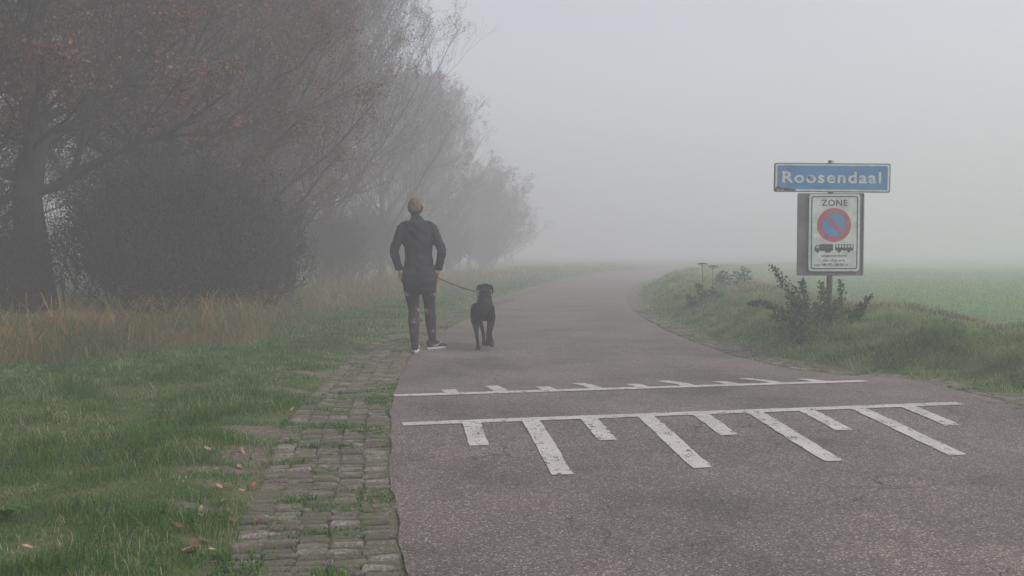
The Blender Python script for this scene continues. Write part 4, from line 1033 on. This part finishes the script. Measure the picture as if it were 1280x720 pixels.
# ---- the dog, walking away (local: y forward)
DGY = 10.85
dp = ground(603.5, 437.0)
DX = (603.0 - 640) / F * DGY
dog = tag(empty('dog', (DX, DGY, 0.0), rad(-1)), 'black short haired dog on a leash walking away with one hind paw lifted', 'dog')
Dv = Vol()
Dv.loft([(0.0, -.05, .455), (0, .03, .475), (0, .18, .455), (.0, .34, .44), (.0, .50, .445), (.0, .60, .47)], [(.072, .090), (.098, .112), (.098, .106), (.118, .135), (.118, .145), (.085, .105)])
Dv.loft([(0, .54, .50), (-.003, .63, .575), (-.005, .70, .64)], [(.108, .105), (.088, .090), (.074, .078)])            # neck
Dv.ball((-.005, .735, .665), (.085, .092, .068)); Dv.loft([(-.005, .78, .655), (-.005, .87, .632), (-.005, .905, .628)], [(.052, .050), (.042, .038), (.034, .030)])
for s_ in (-1, 1):   # hanging ears
    Dv.loft([(-.005 + s_ * .068, .715, .712), (-.005 + s_ * .098, .712, .690), (-.005 + s_ * .108, .720, .640), (-.005 + s_ * .096, .728, .600)], [(.012, .020), (.014, .034), (.011, .036), (.007, .018)], side=(1, 0, 0))
def dleg(V, pts, rr): V.loft(pts, rr)
def paw(V, x_, y_, z_=0.0, r_=1.0):
    V.loft([(x_, y_ - .02, z_ + .028), (x_, y_ + .025, z_ + .028), (x_, y_ + .06, z_ + .020)], [(.030, .026), (.036, .026), (.030, .018)], side=(1, 0, 0))
    for k in (-1.2, -.4, .4, 1.2): V.loft([(x_ + k * .015, y_ + .03, z_ + .026), (x_ + k * .018, y_ + .068, z_ + .016)], [.012, .0105], k=10, sub=3)
dog.scale = (.87, 1, 1)
# hind left: planted, stride back
Dv.loft([(-.085, .03, .47), (-.098, .07, .36), (-.088, .05, .27), (-.072, -.055, .18), (-.060, -.035, .09), (-.055, -.03, .03)], [(.070, .105), (.062, .085), (.042, .055), (.025, .030), (.021, .024), (.024, .026)]); paw(Dv, -.055, -.03)
# hind right: lifted, shank swung back, sole turned to the rear
Dv.loft([(.085, .03, .47), (.105, .075, .37), (.108, .06, .28), (.102, -.04, .21), (.112, -.05, .13)], [(.070, .105), (.062, .085), (.042, .055), (.026, .032), (.022, .024)])
Dv.loft([(.112, -.045, .135), (.118, -.058, .095), (.124, -.05, .060)], [(.024, .022), (.036, .024), (.030, .016)])
for k in (-1.2, -.4, .4, 1.2): Dv.loft([(.120 + k * .015, -.055, .080), (.124 + k * .018, -.045, .046)], [.012, .010], k=10, sub=3)
# forelegs
Dv.loft([(-.075, .53, .42), (-.070, .50, .32), (-.045, .53, .24), (-.022, .56, .15), (-.010, .55, .03)], [(.048, .075), (.040, .055), (.029, .033), (.024, .026), (.024, .026)]); paw(Dv, -.010, .55)
Dv.loft([(.075, .53, .42), (.070, .50, .32), (.060, .50, .24), (.048, .48, .14), (.040, .44, .03)], [(.048, .075), (.040, .055), (.029, .033), (.024, .026), (.024, .026)]); paw(Dv, .040, .44)
# tail hanging, swung to one side
Dv.loft([(0, -.09, .50), (-.02, -.135, .46), (-.06, -.15, .39), (-.105, -.14, .335), (-.140, -.13, .330)], [.028, .026, .020, .014, .009])
Dv.fuse('body', M['fur'], dog, .0068, 4)
for s_ in (-1, 1):
    e = Vol().ball((-.005 + s_ * .040, .812, .685), .0095, 10); mesh_obj('eye', np.concatenate(e.v), e.f, M['black'], dog, True)
pd = Vol().ball((.119, -.083, .088), (.020, .007, .016), 12)
for k in (-1.2, -.4, .4, 1.2): pd.ball((.122 + k * .015, -.067, .058 + (.004 if abs(k) < 1 else 0)), (.008, .006, .009), 10)
mesh_obj('paw_pads', np.concatenate(pd.v), pd.f, M['pad'], dog, True)
# collar around the neck
nc = np.array([-.003, .645, .590]); nt_ = unit(np.array([0, .09, .075])); A_ = np.array([1.0, 0, 0]); B_ = np.cross(nt_, A_)
ringp = [nc + A_ * .100 * math.cos(t) + B_ * .100 * math.sin(t) for t in np.linspace(0, 2 * PI, 33)]
V, Fs = [], []
for i, q in enumerate(ringp[:-1]):
    o_ = unit(q - nc); V += [q - nt_ * .014, q + nt_ * .014, q + nt_ * .014 + o_ * .004, q - nt_ * .014 + o_ * .004]
for i in range(32):
    a_, b_ = i * 4, ((i + 1) % 32) * 4
    for k in range(4): Fs.append((a_ + k, a_ + (k + 1) % 4, b_ + (k + 1) % 4, b_ + k))
collar = mesh_obj('collar', V, Fs, M['strap'], dog)
rc = nc + np.array([-.094, -.035, .038])
MB().tube([rc + np.array([math.cos(t) * .016, 0, math.sin(t) * .016]) for t in np.linspace(0, 2 * PI, 17)], .0035, 6).build('ring', M['metal'], collar)

# ---- leash from the right hand to the collar ring
from mathutils import Matrix
def toworld(o, p): return np.array(Matrix.Translation(o.location) @ Matrix.Rotation(o.rotation_euler[2], 4, 'Z') @ Vector([float(v) for v in p]))
h0 = toworld(person, np.array(WRR) + [-.022, .03, -.105]); c0_ = toworld(dog, rc * np.array([.87, 1, 1]))
lr = tag(empty('leash', h0), 'thin dark leash stretched from the hand of the walker to the dog collar', 'leash')
c1 = c0_ - h0
pts = [c1 * t + np.array([0, 0, -.012 * math.sin(PI * t)]) for t in np.linspace(.03, .97, 14)]
V, Fs = [], []
MB().tube(np.array(pts), .0062, 6).build('webbing', M['strap'], lr)
MB().tube([np.array([.0, -.01, .0]) + np.array([.012 * math.sin(t), .050 * math.cos(t), .030 * math.sin(t)]) for t in np.linspace(0, 2 * PI, 17)], .007, 6).build('hand_loop', M['strap'], lr)
MB().tube([c1 * .955, c1 * .975, c1 * 1.0], np.array([.008, .010, .006]), 8).build('clip', M['metal'], lr)

# ------------------------------------------------------------------ fog, sky, light, camera
K_FOG = .0208
hz = MB().box((0, 160, 5.75), (640, 560, 15.5))
m, nt, N, L = new_mat('fog')
out = N.new('ShaderNodeOutputMaterial'); pv = N.new('ShaderNodeVolumePrincipled')
pv.inputs['Color'].default_value = (.86, .868, .888, 1); pv.inputs['Density'].default_value = K_FOG; pv.inputs['Anisotropy'].default_value = .10
L.new(pv.outputs[0], out.inputs['Volume'])
haze = hz.build('haze', m); tag(haze, kind='stuff')

w = bpy.data.worlds.new('World'); SC.world = w; w.use_nodes = True
N = w.node_tree.nodes; L = w.node_tree.links; N.clear()
wo = N.new('ShaderNodeOutputWorld'); bg = N.new('ShaderNodeBackground'); sk = N.new('ShaderNodeTexSky'); sk.sky_type = 'NISHITA'
SE, SR = rad(42), rad(110)
sk.sun_disc = False; sk.sun_elevation = SE; sk.sun_rotation = SR; sk.dust_density = 3; sk.air_density = 1.0
hs = N.new('ShaderNodeHueSaturation'); hs.inputs['Saturation'].default_value = .42
L.new(sk.outputs[0], hs.inputs['Color']); tm = N.new('ShaderNodeMix'); tm.data_type = 'RGBA'; tm.blend_type = 'MULTIPLY'; tm.inputs['Factor'].default_value = 1; tm.inputs['B'].default_value = (1.02, .985, .985, 1)   # overcast cast of the sky
L.new(hs.outputs[0], tm.inputs['A']); L.new(tm.outputs['Result'], bg.inputs[0]); bg.inputs[1].default_value = .15; L.new(bg.outputs[0], wo.inputs[0])
sl = bpy.data.lights.new('sun', 'SUN'); sl.energy = .9; sl.angle = rad(40); sl.color = (1, .97, .93)
so = bpy.data.objects.new('sun', sl); COL.objects.link(so)
dv = Vector((math.sin(SR) * math.cos(SE), math.cos(SR) * math.cos(SE), math.sin(SE)))
so.rotation_euler = dv.to_track_quat('Z', 'Y').to_euler()

cam = bpy.data.cameras.new('camera'); cam.sensor_width = 36; cam.lens = F / 1280 * 36; cam.clip_end = 2000; cam.clip_start = .05
co = bpy.data.objects.new('camera', cam); COL.objects.link(co); co.location = (0, 0, HC); co.rotation_euler = (PI / 2 - PITCH, 0, 0)
SC.camera = co
SC.view_settings.view_transform = 'Standard'; SC.view_settings.look = 'None'; SC.view_settings.exposure = .57; SC.view_settings.gamma = 1
SC.cycles.max_bounces = 10; SC.cycles.diffuse_bounces = 3; SC.cycles.glossy_bounces = 2; SC.cycles.transmission_bounces = 4
SC.cycles.volume_bounces = 6; SC.cycles.transparent_max_bounces = 8
SC.cycles.use_denoising = True
